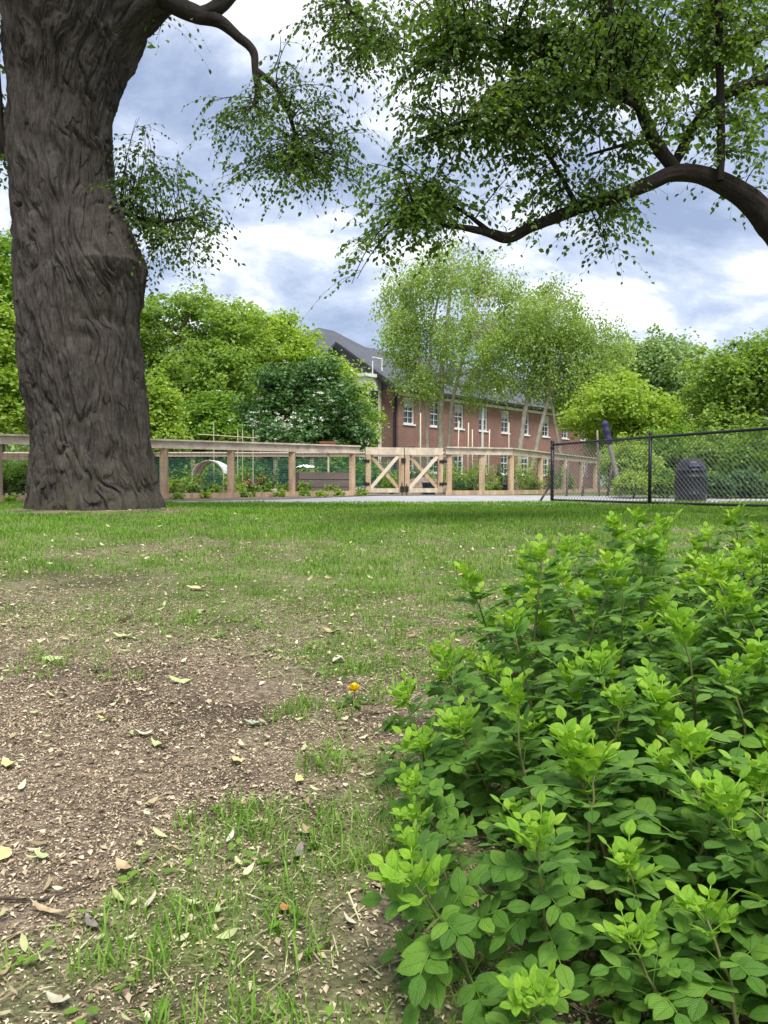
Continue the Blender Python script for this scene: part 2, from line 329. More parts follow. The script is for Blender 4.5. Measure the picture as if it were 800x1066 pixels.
b = N(nt, 'ShaderNodeBsdfPrincipled'); b.inputs['Roughness'].default_value = .95; b.inputs['Specular IOR Level'].default_value = .15; nt.links.new(mg.outputs['Result'], b.inputs['Base Color'])
vo = N(nt, 'ShaderNodeTexVoronoi', Scale=110.0); nt.links.new(tc.outputs['Object'], vo.inputs['Vector'])
hh = N(nt, 'ShaderNodeMath', operation='ADD'); nt.links.new(n1.outputs['Fac'], hh.inputs[0]); nt.links.new(vo.outputs['Distance'], hh.inputs[1])
bp = N(nt, 'ShaderNodeBump', Strength=.9, Distance=.008); nt.links.new(hh.outputs[0], bp.inputs['Height']); nt.links.new(bp.outputs[0], b.inputs['Normal']); nt.links.new(b.outputs[0], out.inputs[0]); M['ground'] = m

# ------------------------------------------------------------------ ground sheet
def turf_density(x, y):
    x = np.asarray(x, float); y = np.asarray(y, float)
    n = n2(x, y, .9, 4, 11); nf = n2(x, y, 4.0, 3, 12)
    edge = 1.72 - .7 * sstep(-.1, .8, x) + .75 * n + .8 * nf
    lawn = sstep(edge, edge + 1.9, y) * (.60 + .40 * sstep(2.6, 4.8, y + 1.6 * nf + 1.2 * n))
    near = sstep(.05, .55, n2(x + 9, y, 3.2, 3, 21) + .55 * nf + .35 * sstep(1.75, 1.0, y) * sstep(-.75, -.3, x) + .10 + .22 * sstep(-.45, .0, x) * sstep(3.0, 2.2, y) - .35 * sstep(-.3, -.7, x)) * .8
    tuft = np.zeros_like(x)
    for (tx, ty, r, a) in TUFTS:
        tuft = np.maximum(tuft, a * np.exp(-(((x - tx) ** 2 + (y - ty) ** 2) / r ** 2)))
    lawn = lawn * (1 - .6 * sstep(.15, .55, n2(x + 31, y, .75, 4, 61)) * sstep(9.5, 6, y))
    d = np.maximum(np.maximum(lawn, near * (.55 + .9 * np.clip(nf + .3, 0, 1))), tuft * (.7 + .6 * nf))
    mud = sstep(1.35, .75, np.sqrt(((x + .68) / .62) ** 2 + ((y - 1.95) / .6) ** 2) + .25 * nf)
    base = sstep(1.9, .9, np.sqrt((x + 3.6) ** 2 + ((y - 9.9) * 1.0) ** 2) + .5 * nf)
    return np.clip(d * (1 - .85 * mud) * (1 - .8 * base), 0, 1)
def gpt(px, py):
    d = at(px, py, 1.0) - CAM; Y = 1.0
    for _ in range(40):
        Y = (CAM[2] - float(ground(d[0] * Y, Y))) / max(-d[2], 1e-4) * .5 + Y * .5
    return d[0] * Y, Y
TUFTS = []
for (px, py, r, a) in [(360, 735, .13, .9), (300, 745, .07, .5), (250, 870, .06, .6), (270, 1000, .12, .8), (140, 985, .08, .8), (250, 1040, .1, .8), (330, 800, .1, .6), (225, 850, .06, .6),
                       (420, 650, .3, .9), (430, 700, .2, .7), (180, 640, .35, .5), (60, 690, .2, .5), (300, 870, .12, .5), (340, 900, .1, .5), (410, 670, .2, .8)]:
    X_, Y_ = gpt(px, py); TUFTS.append((X_, Y_, r, a))

def spaced(a0, growth, lim):
    v = [0.0]; s = a0
    while v[-1] < lim: v.append(v[-1] + s); s *= growth
    return np.array(v)
xs = spaced(.035, 1.017, 14); xs2 = 14.6 * 1.35 ** np.arange(14); xs = np.concatenate([xs, xs2[xs2 > xs[-1] + .3]])
xs = np.concatenate([-xs[::-1], xs[1:]])
ys = spaced(.03, 1.0125, 24); ys2 = 25 * 1.3 ** np.arange(15); ys = np.concatenate([ys, ys2[ys2 > ys[-1] + .3]])
ys = np.concatenate([-np.array([900, 300, 90, 30, 10, 5, 3, 2, 1.2, .7, .4, .2, .08]) , ys])
X, Yg = np.meshgrid(xs, ys); Z = ground(X, Yg)
tf = turf_density(X, Yg); tf = np.where(Yg > 15.5, np.maximum(tf, .8), tf)
nx, ny = len(xs), len(ys); i = np.arange(ny - 1)[:, None] * nx; j = np.arange(nx - 1)[None]
g = MB().add(np.stack([X, Yg, Z], -1).reshape(-1, 3), np.stack([i + j, i + j + 1, i + j + 1 + nx, i + j + nx], -1).reshape(-1, 4))
tag(g.build('ground', M['ground'], smooth=True, attrs={'turf': tf.ravel()}), kind='structure')

def strip(name, near, far, mt, dz, nsub=10, nlen=120):
    """a flat sheet lying on the ground between two lines of (x, y) points"""
    a = np.array(near, float); b_ = np.array(far, float); t = np.linspace(0, 1, nlen)
    def rs(p):
        L = np.linspace(0, 1, len(p)); return np.stack([np.interp(t, L, p[:, 0]), np.interp(t, L, p[:, 1])], -1)
    A, B = rs(a), rs(b_); s = np.linspace(0, 1, nsub)[None, :, None]
    P = A[:, None] * (1 - s) + B[:, None] * s
    w = .05 * n2(P[..., 0], P[..., 1], 2.2, 3, 40); P[:, 0, 1] += w[:, 0] * 2; P[:, -1, 1] += w[:, -1]
    z = ground(P[..., 0], P[..., 1]) + dz
    V = np.concatenate([P, z[..., None]], -1); i = np.arange(nlen - 1)[:, None] * nsub; j = np.arange(nsub - 1)[None]
    return tag(MB().add(V.reshape(-1, 3), np.stack([i + j, i + nsub + j, i + nsub + j + 1, i + j + 1], -1).reshape(-1, 4)).build(name, mt, smooth=True), kind='structure')

def gx(px, Y): return ((px - CX) / F_PX * Y, Y)
strip('path', [gx(-420, 11.2), gx(-100, 12.6), gx(120, 14.4), gx(300, 14.9), gx(400, 13.6), gx(500, 12.9), gx(620, 13.6), gx(760, 14.6), gx(1100, 15.0)],
      [gx(-420, 12.6), gx(-100, 13.8), gx(120, 15.6), gx(300, 16.9), gx(400, 18.8), gx(500, 19.4), gx(620, 18.6), gx(760, 17.0), gx(1100, 17.0)], M['concrete'], .012)
strip('mulch_border', [gx(-420, 12.75), gx(-100, 13.95), gx(120, 15.75), gx(300, 17.05), gx(380, 18.7)], [gx(-420, 14.2), gx(-100, 15.3), gx(120, 17.3), gx(300, 18.9), gx(380, 19.9)], M['mulch'], .012)
strip('garden_soil', [gx(-420, 14.3), gx(-100, 15.4), gx(120, 17.4), gx(300, 19.0), gx(400, 19.9), gx(530, 20.9), gx(640, 30.0)],
      [gx(-420, 24.3), gx(-100, 24.4), gx(120, 24.5), gx(300, 24.6), gx(400, 24.8), gx(470, 28.0), gx(560, 33)], M['mulch'], .008)

# ------------------------------------------------------------------ grass
def grass_patch(mb, x0, x1, y0, y1, dens, h0, h1, w, dmin=0.04, wedge=True):
    n = int((x1 - x0) * (y1 - y0) * dens)
    x = RNG.uniform(x0, x1, n); y = RNG.uniform(y0, y1, n)
    k = np.abs(x) < (y * .53 + 1.0) if wedge else np.ones(n, bool)
    x, y = x[k], y[k]; d = turf_density(x, y)
    clump = .5 + 1.3 * n2(x, y, 7, 3, 31)
    k = (RNG.random(len(x)) < d * clump * 1.15) & (d > dmin)
    k &= ~(((x + 3.8) / .85) ** 2 + ((y - 10) / .8) ** 2 < 1)
    x, y, d = x[k], y[k], d[k]; n = len(x)
    h = RNG.uniform(h0, h1, n) * (.4 + .8 * d) * (.8 + .5 * n2(x, y, 1.6, 2, 33))
    a = RNG.uniform(0, 2 * PI, n); lean = RNG.uniform(.15, .95, n) * h
    dx, dy = np.cos(a), np.sin(a); sx, sy = -dy, dx
    z = ground(x, y) - .003; W = w * RNG.uniform(.7, 1.4, n)
    def p(o, s_, zz): return np.stack([x + dx * o + sx * s_, y + dy * o + sy * s_, z + zz], -1)
    V = np.stack([p(0, -W / 2, 0), p(0, W / 2, 0), p(lean * .35, W * .42, h * .6), p(lean * .35, -W * .42, h * .6), p(lean, 0 * W, h * .92)], 1)
    off = (np.arange(n) * 5)[:, None]
    mb.add(V.reshape(-1, 3), off + np.array([0, 1, 2, 3]), off + np.array([3, 2, 4]))
gm = MB()
grass_patch(gm, -1.8, 1.6, .55, 2.2, 20000, .010, .040, .0019)
grass_patch(gm, -2.8, 2.6, 2.2, 4.2, 11000, .010, .038, .0025)
grass_patch(gm, -4.6, 4.8, 4.2, 7.5, 4600, .016, .05, .0042)
grass_patch(gm, -7.8, 8.2, 7.5, 11.0, 2300, .025, .06, .007)
grass_patch(gm, -9, 10, 11.0, 15.0, 1100, .03, .07, .011)
# longer leaning blades in tufts, some of them dry
for (tx, ty, r, a) in TUFTS:
    m_ = int(3.2 * (r / .05))
    for _ in range(m_):
        cx_, cy_ = tx + RNG.normal(0, r * .6), ty + RNG.normal(0, r * .6)
        if abs(cx_) > 4: continue
        nb = 22; x = cx_ + RNG.normal(0, .02, nb); y = cy_ + RNG.normal(0, .02, nb); z = ground(x, y) - .002; h = RNG.uniform(.015, .052, nb); an = RNG.uniform(0, 2 * PI, nb); le = RNG.uniform(.2, 1.0, nb) * h; W = RNG.uniform(.0014, .0028, nb)
        dx_, dy_ = np.cos(an), np.sin(an)
        def pp(o, s_, zz): return np.stack([x + dx_ * o - dy_ * s_, y + dy_ * o + dx_ * s_, z + zz], -1)
        V = np.stack([pp(0, -W / 2, 0), pp(0, W / 2, 0), pp(le * .25, W / 2, h * .5), pp(le * .25, -W / 2, h * .5), pp(le * .7, W * .38, h * .82), pp(le * .7, -W * .38, h * .82), pp(le * 1.25, 0 * W, h * .86)], 1)
        off = (np.arange(nb) * 7)[:, None]; gm.add(V.reshape(-1, 3), np.concatenate([off + np.array([0, 1, 2, 3]), off + np.array([3, 2, 4, 5])]), off + np.array([5, 4, 6]))
sm_ = MB(); n = 5200; x = RNG.uniform(-1.7, 1.3, n); y = RNG.uniform(.6, 3.4, n); k = (turf_density(x, y) > .12) & (np.abs(x) < y * .53 + .7); x, y = x[k], y[k]; n = len(x); a = RNG.uniform(0, 2 * PI, n)
inst(sm_, np.array([[-.5, -.5, 0], [.5, -.5, 0], [.35, .15, .03], [-.35, .15, .03], [0, .5, .01]]), [[0, 1, 2, 3]], [[3, 2, 4]], np.stack([x, y, ground(x, y) + .006], -1), frames(np.stack([np.cos(a), np.sin(a), RNG.normal(0, .28, n)], -1), np.tile([[0, 0, 1.]], (n, 1))), np.stack([RNG.uniform(.0015, .003, n), RNG.uniform(.02, .06, n), np.ones(n) * .05], -1))
M['straw'] = islandmat('dry_straw', [(0, (.24, .19, .10)), (.4, (.42, .36, .20)), (.7, (.36, .38, .16)), (1, (.60, .54, .36))], .8)
tag(sm_.build('dry_straw', M['straw']), 'dry grass straws lying flat among the thin turf', 'straw', kind='stuff')
wd = MB(); n = 620; x = RNG.uniform(-1.5, 1.0, n); y = RNG.uniform(.65, 3.2, n); k = (turf_density(x, y) > .22) & (np.abs(x) < y * .53 + .6); x, y = x[k], y[k]
for cx_, cy_ in zip(x, y):
    nb = RNG.integers(3, 8); a = RNG.uniform(0, 2 * PI, nb); z = float(ground(cx_, cy_)); r = RNG.uniform(.004, .014, nb)
    P = np.stack([cx_ + np.cos(a) * r, cy_ + np.sin(a) * r, z + RNG.uniform(.006, .02, nb)], -1)
    inst(wd, np.array([[0, 0, 0], [.32, .35, .08], [.34, .7, .06], [0, 1, -.02], [-.34, .7, .06], [-.32, .35, .08]]), [[0, 1, 2, 3], [0, 3, 4, 5]], None, P, frames(np.stack([np.cos(a), np.sin(a), RNG.uniform(-.1, .5, nb)], -1), np.tile([[0, 0, 1.]], (nb, 1))), RNG.uniform(.008, .019, nb))
tag(wd.build('low_weeds', M['leaf_mid']), 'tiny broad leaved weeds and seedlings among the thin grass', 'weeds', kind='stuff')
tag(gm.build('lawn_grass', M['grass']), 'short patchy lawn grass growing out of the worn soil', 'grass', kind='stuff')

# small litter of bud scales, seeds and chips lying on the bare soil
M['litter'] = islandmat('seed_litter', [(0, (.10, .07, .045)), (.25, (.24, .175, .115)), (.5, (.40, .31, .20)), (.8, (.52, .43, .29)), (1, (.66, .58, .42))])
lm = MB()
def litter(mb, x0, x1, y0, y1, dens, s0, s1):
    n = int((x1 - x0) * (y1 - y0) * dens); x = RNG.uniform(x0, x1, n); y = RNG.uniform(y0, y1, n)
    keep = (np.abs(x) < y * .53 + 1.3) & (RNG.random(n) < 1.05 - .7 * turf_density(x, y)) & (RNG.random(n) < .65 + .6 * n2(x, y, 3, 2, 51))
    x, y = x[keep], y[keep]; n = len(x)
    a = RNG.uniform(0, 2 * PI, n); el = RNG.normal(0, .3, n)
    d = np.stack([np.cos(a) * np.cos(el), np.sin(a) * np.cos(el), np.sin(el)], -1)
    nr = norm(np.stack([RNG.normal(0, .35, n), RNG.normal(0, .35, n), np.ones(n)], -1))
    s = RNG.uniform(s0, s1, n) * (1 + 1.2 * (RNG.random(n) < .06)); asp = RNG.uniform(.25, .7, n)
    tv = np.array([[0, -.5, 0], [.5, 0, .18], [0, .5, 0], [-.5, 0, .12], ])
    inst(mb, tv, [[0, 1, 2, 3]], None, np.stack([x, y, ground(x, y) + .002 + s * .12], -1), frames(d, nr), np.stack([s * asp, s, s], -1))
litter(lm, -2.3, 1.4, .5, 2.0, 60000, .0025, .008)
litter(lm, -3.2, 1.9, 2.0, 3.8, 22000, .004, .011)
litter(lm, -4, 3, 3.8, 7.5, 2200, .008, .018)
tag(lm.build('seed_litter', M['litter']), 'pale bud scales and seed husks strewn over the bare soil', 'litter', kind='stuff')

# ------------------------------------------------------------------ leaves lying on the ground
def leaf_blade(L, W, curl=.2, fold=.3, nseg=6, seed=0, wav=.1):
    r = np.random.default_rng(seed); t = np.linspace(0, 1, nseg + 1); w = W / 2 * np.sin(PI * t ** .85) ** .8; w[0] = W * .03; w[-1] = W * .01
    z = curl * L * (t - .5) ** 2 * 2; V = []; UV = []
    for k in range(nseg + 1):
        for s in (-1, 0, 1):
            V.append([s * w[k], (t[k] - .5) * L, z[k] + abs(s) * fold * w[k] + (r.normal(0, wav) * w[k] if s else 0)]); UV.append([s * .9, t[k]])
    Q = [];
    for k in range(nseg):
        for s in (0, 1): a = k * 3 + s; Q.append([a, a + 1, a + 4, a + 3])
    return np.array(V), np.array(Q), np.array(UV)

def leafcol(name, a, b): return simple(name, a, .7, .2, 60, .001, col2=b)
LC = {'pale green': leafcol('pale_green_fallen', (.34, .42, .16), (.48, .55, .26)), 'yellow': leafcol('yellow_fallen', (.60, .52, .14), (.72, .66, .28)),
      'tan': leafcol('tan_fallen', (.34, .24, .13), (.52, .40, .24)), 'grey green': leafcol('grey_green_fallen', (.24, .34, .24), (.36, .46, .34)),
      'orange brown': leafcol('orange_fallen', (.50, .20, .07), (.62, .30, .12)), 'cream': leafcol('cream_fallen', (.46, .42, .29), (.58, .54, .40)),
      'grey brown': leafcol('grey_brown_fallen', (.16, .13, .11), (.27, .23, .20))}
fl = [ # px, py, length m, aspect, angle, colour, label
 (408, 762, .075, .5, 1.3, 'grey green', 'broad grey green fallen leaf lying left of the bush edge'),
 (264, 757, .075, .42, 1.5, 'grey green', 'grey green fallen leaf on the soil left of the dandelion'),
 (246, 796, .055, .7, .4, 'yellow', 'pale yellow crumpled leaf below the grey green leaf'),
 (312, 816, .045, .5, .8, 'yellow', 'small yellow green leaf on the soil between the tufts'),
 (226, 955, .05, .3, .3, 'pale green', 'slim pale green leaf standing in the small front tuft'),
 (203, 947, .05, .35, 1.2, 'pale green', 'pale green curled leaf beside the slim upright leaf'),
 (157, 945, .05, .3, .15, 'cream', 'cream coloured narrow leaf left of the front tuft'),
 (45, 897, .06, .3, 1.0, 'pale green', 'pale green leaf lying alone on the brown soil, lower left'),
 (5, 895, .06, .5, .2, 'yellow', 'yellow green leaf at the left edge of the picture'),
 (8, 800, .07, .5, .9, 'yellow', 'crumpled yellow leaf on the soil by the left edge'),
 (297, 952, .035, .7, .5, 'orange brown', 'small orange brown curled leaf on the dark soil'),
 (312, 893, .08, .28, .1, 'grey brown', 'long grey brown dry leaf lying below the grass patch'),
 (130, 910, .07, .45, 1.1, 'tan', 'tan crumpled leaf between the two front tufts'),
 (50, 955, .09, .2, 1.0, 'tan', 'long thin tan leaf at the lower left'),
 (152, 768, .09, .35, 1.0, 'cream', 'cream leaf in the middle of the bare soil'),
 (165, 780, .09, .3, .7, 'pale green', 'long pale green leaf just below the cream leaf on bare soil'),
 (110, 752, .08, .4, 1.3, 'yellow', 'yellow leaf on the bare soil left of centre'),
 (188, 712, .11, .35, 1.4, 'pale green', 'large pale green leaf on the upper part of the bare soil'),
 (55, 690, .1, .4, 1.5, 'pale green', 'pale green leaf at the upper left of the bare soil'),
 (130, 648, .13, .4, 1.4, 'cream', 'cream leaf at the upper edge of the bare soil, left'),
 (345, 660, .12, .4, 1.2, 'tan', 'tan leaf at the upper edge of the bare soil, right'),
 (352, 690, .07, .8, .2, 'cream', 'round whitish leaf on the soil at the right of the bare patch'),
 (128, 665, .11, .35, 1.5, 'pale green', 'pale green leaf below the cream leaf at the upper left'),
 (205, 615, .16, .4, 1.4, 'yellow', 'yellowish leaf in the thin turf before the fence posts'),
 (320, 872, .05, .5, .9, 'cream', 'small cream leaf near the middle of the front turf'),
 (185, 890, .06, .35, 1.2, 'tan', 'tan curled leaf above the small front tuft'),
 (95, 968, .05, .4, .3, 'grey brown', 'dark dry leaf on the soil at the lower left'),
 (365, 965, .05, .22, .1, 'cream', 'narrow cream leaf on dark soil beside the low rose shoots'),
 (60, 1050, .05, .6, .9, 'cream', 'cream coloured scrap of leaf in the lower left corner'),
 (408, 790, .06, .5, .8, 'tan', 'tan leaf on the chips below the broad grey green leaf')]
for k, (px, py, L, asp, ang, col, lab) in enumerate(fl):
    x, y = gpt(px, py); V, Q, UV = leaf_blade(L * .68, L * .68 * asp, .25 + .3 * RNG.random(), .3, 6, k, .25)
    o = MB().add(V, Q, uv=UV).build('fallen_leaf', LC[col], smooth=True); o.location = (x, y, float(ground(x, y)) + .008)
    o.rotation_euler = (RNG.normal(0, .15), RNG.normal(0, .15), ang + RNG.normal(0, .3)); tag(o, lab, 'leaf', 'fallen leaves on the soil')
# finer fallen leaves nobody could count
fm = MB(); M['leaf_litter'] = islandmat('leaf_litter', [(0, (.30, .22, .12)), (.25, (.46, .38, .22)), (.5, (.42, .46, .20)), (.75, (.55, .55, .28)), (1, (.70, .66, .48))], .7, .15)
n = 2600; y = RNG.uniform(.8, 3.3, n) ** 2 * .88; x = RNG.uniform(-1, 1, n) * (y * .55 + .6)
kk = RNG.random(n) < np.clip(.25 + .9 * sstep(7.5, 2, y), 0, 1); x, y = x[kk], y[kk]; n = len(x); a = RNG.uniform(0, 2 * PI, n)
tv, tq, _ = leaf_blade(1, .34, .35, .35, 4, 3, .1)
sz = RNG.uniform(.010, .040, n) * (.75 + .09 * y)
inst(fm, tv, tq, None, np.stack([x, y, ground(x, y) + .009 + .012 * sstep(4, 7, y)], -1), frames(np.stack([np.cos(a), np.sin(a), RNG.normal(0, .25, n)], -1), norm(np.stack([RNG.normal(0, .4, n), RNG.normal(0, .4, n), np.ones(n)], -1))), sz)
tag(fm.build('leaf_litter', M['leaf_litter'], smooth=True), 'scattered pale dry leaves and flower scraps over soil and turf', 'litter', kind='stuff')
# twigs
for k, (px, py, L, ang, lab) in enumerate([(395, 745, .12, .5, 'thin dry twig on the soil by the bush'), (300, 900, .10, 1.2, 'short grey twig lying in the front turf'), (45, 935, .16, .4, 'bent brown twig at the lower left of the bare soil'), (120, 700, .14, .1, 'thin brown twig on the upper bare soil')]):
    x, y = gpt(px, py); z = float(ground(x, y)) + .007; tt = np.linspace(0, 1, 7)
    P = np.stack([(tt - .5) * L, .012 * np.sin(tt * 5 + k), .003 * np.sin(tt * 9)], -1)
    o = MB().tube(P, .0022 * (1.2 - tt * .7), 5).build('twig', M['bark_far'], smooth=True); o.location = (x, y, z); o.rotation_euler = (0, 0, ang); tag(o, lab, 'twig', 'dry twigs on the ground')
# dandelion
x, y = gpt(368, 733); z = float(ground(x, y))
e = empty('dandelion', (x, y, z), 'single yellow dandelion flower at the edge of the bare soil', 'flower')
MB().tube([[0, 0, 0], [.004, 0, .02], [.002, 0, .038]], .0016, 6).build('stem', M['stem'], e, True)
pm = MB(); r_ = np.random.default_rng(3); n = 150; a = r_.uniform(0, 2 * PI, n); el = r_.uniform(.05, 1.4, n)
tv = np.array([[-.5, 0, 0], [.5, 0, 0], [.5, 1, 0], [-.5, 1, 0.]])
inst(pm, tv, [[0, 1, 2, 3]], None, np.tile([[.002, 0, .036]], (n, 1)), frames(np.stack([np.cos(a) * np.cos(el), np.sin(a) * np.cos(el), np.sin(el) * .6], -1), np.tile([[.1, .2, 1.]], (n, 1))), np.stack([np.full(n, .0035), r_.uniform(.017, .023, n), np.ones(n)], -1))
pm.build('flower_head', M['yellow'], e)
dl = MB()
for k in range(6):
    V, Q, UV = leaf_blade(.07, .016, .25, .3, 6, k); aa = k * 1.05 + .3
    V = V + [0, .04, .006]; ca, sa = math.cos(aa), math.sin(aa); V = V @ np.array([[ca, sa, 0], [-sa, ca, 0], [0, 0, 1]]); dl.add(V, Q, uv=UV)
dl.build('leaf_rosette', M['rose'], e, True)

# ------------------------------------------------------------------ rose bush
def leaflet(nl=5):
    t = np.linspace(0, 1, nl + 1); w = .33 * np.sin(PI * t ** .8) ** .75; w[0] = .03; w[-1] = .015; V = []; UV = []
    for k in range(nl + 1):
        for s in (-1, -.5, 0, .5, 1):
            V.append([s * w[k], t[k], -.16 * t[k] ** 2 + .42 * abs(s) * w[k] - .10 * (abs(s) * 2) ** 2 * w[k]]); UV.append([s, t[k]])
    Q = []
    for k in range(nl):
        for s in range(4): a = k * 5 + s; Q.append([a, a + 1, a + 6, a + 5])
    return np.array(V), np.array(Q), np.array(UV)
LV, LQ, LUV = leaflet()

def pinnate(mb, base, direc, L, pairs, lsize, rng, cup=.3, droop=.6):
    """one compound leaf: a thin curved leaf-stalk with paired leaflets and one at the end"""
    d = norm(np.array(direc, float)); side = norm(np.cross(d, [0, 0, 1.0])); n = np.cross(side, d)
    t = np.linspace(0, 1, 7); P = base + d[None] * (t * L)[:, None] + np.array([0, 0, -1.0])[None] * (droop * L * .45 * t ** 2)[:, None]
    mb.tube(P, .0009, 3, False); T = norm(np.gradient(P, axis=0))
    pos, dirs, nrm, sz = [], [], [], []
    for k in range(pairs + 1):
        u = .35 + .65 * k / pairs; q = np.array([np.interp(u, t, P[:, c]) for c in range(3)]); tg = norm(np.array([np.interp(u, t, T[:, c]) for c in range(3)])); nn = norm(np.cross(side, tg))
        s_ = lsize * (.75 + .25 * math.sin(PI * (.25 + .6 * k / pairs)))
        if k == pairs:
            pos.append(q); dirs.append(tg + rng.normal(0, .08, 3)); nrm.append(nn + rng.normal(0, .12, 3)); sz.append(s_ * 1.1)
        else:
            for sg in (-1, 1):
                pos.append(q); dirs.append(tg * .55 + sg * side * .85 + nn * (cup * .6) + rng.normal(0, .16, 3)); nrm.append(nn - sg * side * cup + rng.normal(0, .24, 3)); sz.append(s_ * rng.uniform(.88, 1.1))
    inst(mb, LV, LQ, None, np.array(pos), frames(np.array(dirs), np.array(nrm)), np.array(sz), LUV)

def make_shoot(h, seed, dense=1.0):
    rng = np.random.default_rng(seed); cm, am, ym = MB(), MB(), MB()
    a = rng.uniform(0, 2 * PI); t = np.linspace(0, 1, 12); ln = rng.uniform(.05, .25)
    P = np.stack([np.cos(a) * ln * h * t ** 1.6, np.sin(a) * ln * h * t ** 1.6, h * (t - .06 * t ** 2)], -1) + np.cumsum(rng.normal(0, .003, (12, 3)), 0) * [1, 1, 0]
    cm.tube(P, .0034 * (1.15 - .75 * t), 6)
    nl = int((9 + h * 40) * dense); phi = rng.uniform(0, 6)
    for k in range(nl):
        u = .08 + .88 * (k / (nl - 1)) ** .9; q = np.array([np.interp(u, t, P[:, c]) for c in range(3)]); phi += 2.4 + rng.normal(0, .25)
        el = .15 + .75 * u + rng.normal(0, .12); young = u > (.84 if seed % 3 else .93)
        L = (.098 if not young else .052) * rng.uniform(.8, 1.15) * (1 - .25 * u); ls = (.032 if not young else .021) * rng.uniform(.85, 1.15)
        pinnate(ym if young else am, q, [math.cos(phi) * math.cos(el), math.sin(phi) * math.cos(el), math.sin(el)], L, 3 if rng.random() < .7 else 2, ls, rng, .3 if not young else .75, .75 if not young else .15)
    # the opening tip
    for k in range(4):
        phi += 2.4; pinnate(ym, P[-1] - [0, 0, .006 * k], [math.cos(phi) * .5, math.sin(phi) * .5, .85], .034 + .010 * k, 2, .014 + .0032 * k, rng, .8, .3)
    return cm, am, ym

variants = []
for k in range(12):
    h = [.20, .26, .32, .36, .40, .44, .30, .24, .38, .42, .34, .46][k]
    cm, am, ym = make_shoot(h, 100 + k); variants.append((h, cm, am, ym))
rose = empty('rose_bush', (.9, 1.6, .02), 'dense leafy rose bush with bright young tips in the right foreground', 'bush')
M_cache = {}
def put_shoot(k, x, y, z, rz, tilt, taz, s):
    h, cm, am, ym = variants[k]
    if k not in M_cache:
        o = cm.build('cane', M['cane'], rose, True); p = am.build('leaves', M['rose'], o, True); q = ym.build('young_leaves', M['rose_young'], o, True); M_cache[k] = (o, p, q)
    else:
        o0, p0, q0 = M_cache[k]; o = o0.copy(); C.objects.link(o); o.parent = rose
        for c0 in (p0, q0): c = c0.copy(); C.objects.link(c); c.parent = o
    o.location = (x - .9, y - 1.6, z - .02)
    from mathutils import Euler, Matrix
    ax = Matrix.Rotation(tilt, 4, (math.cos(taz), math.sin(taz), 0)) @ Matrix.Rotation(rz, 4, 'Z')
    o.rotation_euler = ax.to_euler(); o.scale = (s, s, s)

# left edge of the bush on the ground, and a wished height for every shoot
edge = np.array([[.22, .60], [.12, .80], [.045, 1.02], [.07, 1.20], [.08, 1.45], [.13, 1.70], [.27, 2.10], [.50, 2.5], [.9, 2.75]])
r_ = np.random.default_rng(12); pts = []
tries = 0
while len(pts) < 225 and tries < 60000:
    tries += 1
    y = r_.uniform(.70, 2.75); x = r_.uniform(0, 2.3); ex = np.interp(y, edge[:, 1], edge[:, 0])
    if x < ex + .02 or x > y * .52 + .62 or (y < .95 and x > .95) or (y < .74 and x < .35): continue
    if x < .55 and y < .68: continue
    dmin = .085 + .035 * (tries > 25000) * 0
    lim = .070 if y < 1.5 else .086
    if all((x - p[0]) ** 2 + (y - p[1]) ** 2 > lim ** 2 for p in pts): pts.append((x, y, ex))
order = np.argsort([p[1] + .25 * r_.random() for p in pts]); rest = [MB(), MB(), MB()]
from mathutils import Matrix
for rank, idx in enumerate(order):
    x, y, ex = pts[idx]
    inside = sstep(-.04, .24, x - ex); H = .14 + .13 * inside + .13 * inside * sstep(1.0, 1.7, y); H *= r_.uniform(.62, 1.15) if r_.random() < .8 else 1.22
    if y < 1.05: H = min(H, .22 + .07 * float(sstep(.75, 1.05, y)))
    k = int(np.argmin([abs(v[0] - H) + r_.uniform(0, .08) for v in variants])); s_ = float(np.clip(H / variants[k][0], .7, 1.25))
    tilt = (1 - inside) * .45 + r_.uniform(0, .2); taz = -PI / 2 + r_.normal(0, .6); rz = r_.uniform(0, 2 * PI); z = float(ground(x, y)) - .005
    if rank < 98: put_shoot(k, x, y, z, rz, tilt, taz, s_)
    else:
        A_ = np.array((Matrix.Rotation(tilt, 3, Vector((math.cos(taz), math.sin(taz), 0))) @ Matrix.Rotation(rz, 3, 'Z'))) * s_
        for q_, src in zip(rest, variants[k][1:]):
            V = np.concatenate(src.V) @ A_.T + [x - .9, y - 1.6, z - .02]
            q_.add(V, np.concatenate(src.Q) if src.Q else None, np.concatenate(src.T) if src.T else None, np.concatenate(src.UV))
o = rest[0].build('rear_canes', M['cane'], rose, True); tag(o, kind='stuff')
for q_, nm, mt_ in ((rest[1], 'leaves', 'rose'), (rest[2], 'young_leaves', 'rose_young')): q_.build(nm, M[mt_], o, True)

# ------------------------------------------------------------------ trees
LEAFQ = (np.array([[0, 0, 0], [.42, .5, .10], [0, 1, -.08], [-.42, .5, .10]]), None, [[0, 1, 2], [0, 2, 3]])
LEAF6 = (np.array([[0, 0, 0], [.28, .3, .06], [.3, .6, .05], [0, 1, -.12], [-.3, .6, .05], [-.28, .3, .06], [0, .5, -.03]]), [[0, 1, 2, 6], [6, 2, 3, 4], [0, 6, 4, 5]], None)

def scatter_leaves(mb, P, ls, rng, droop=.4, upn=1.05, tmpl=LEAFQ):
    n = len(P); a = rng.uniform(0, 2 * PI, n); d = np.stack([np.cos(a), np.sin(a), -droop + rng.normal(0, .45, n)], -1)
    nr = np.stack([rng.normal(0, .6, n), rng.normal(0, .6, n), np.full(n, upn)], -1)
    inst(mb, tmpl[0], tmpl[1], tmpl[2], P, frames(d, nr), ls * rng.uniform(.65, 1.3, n))

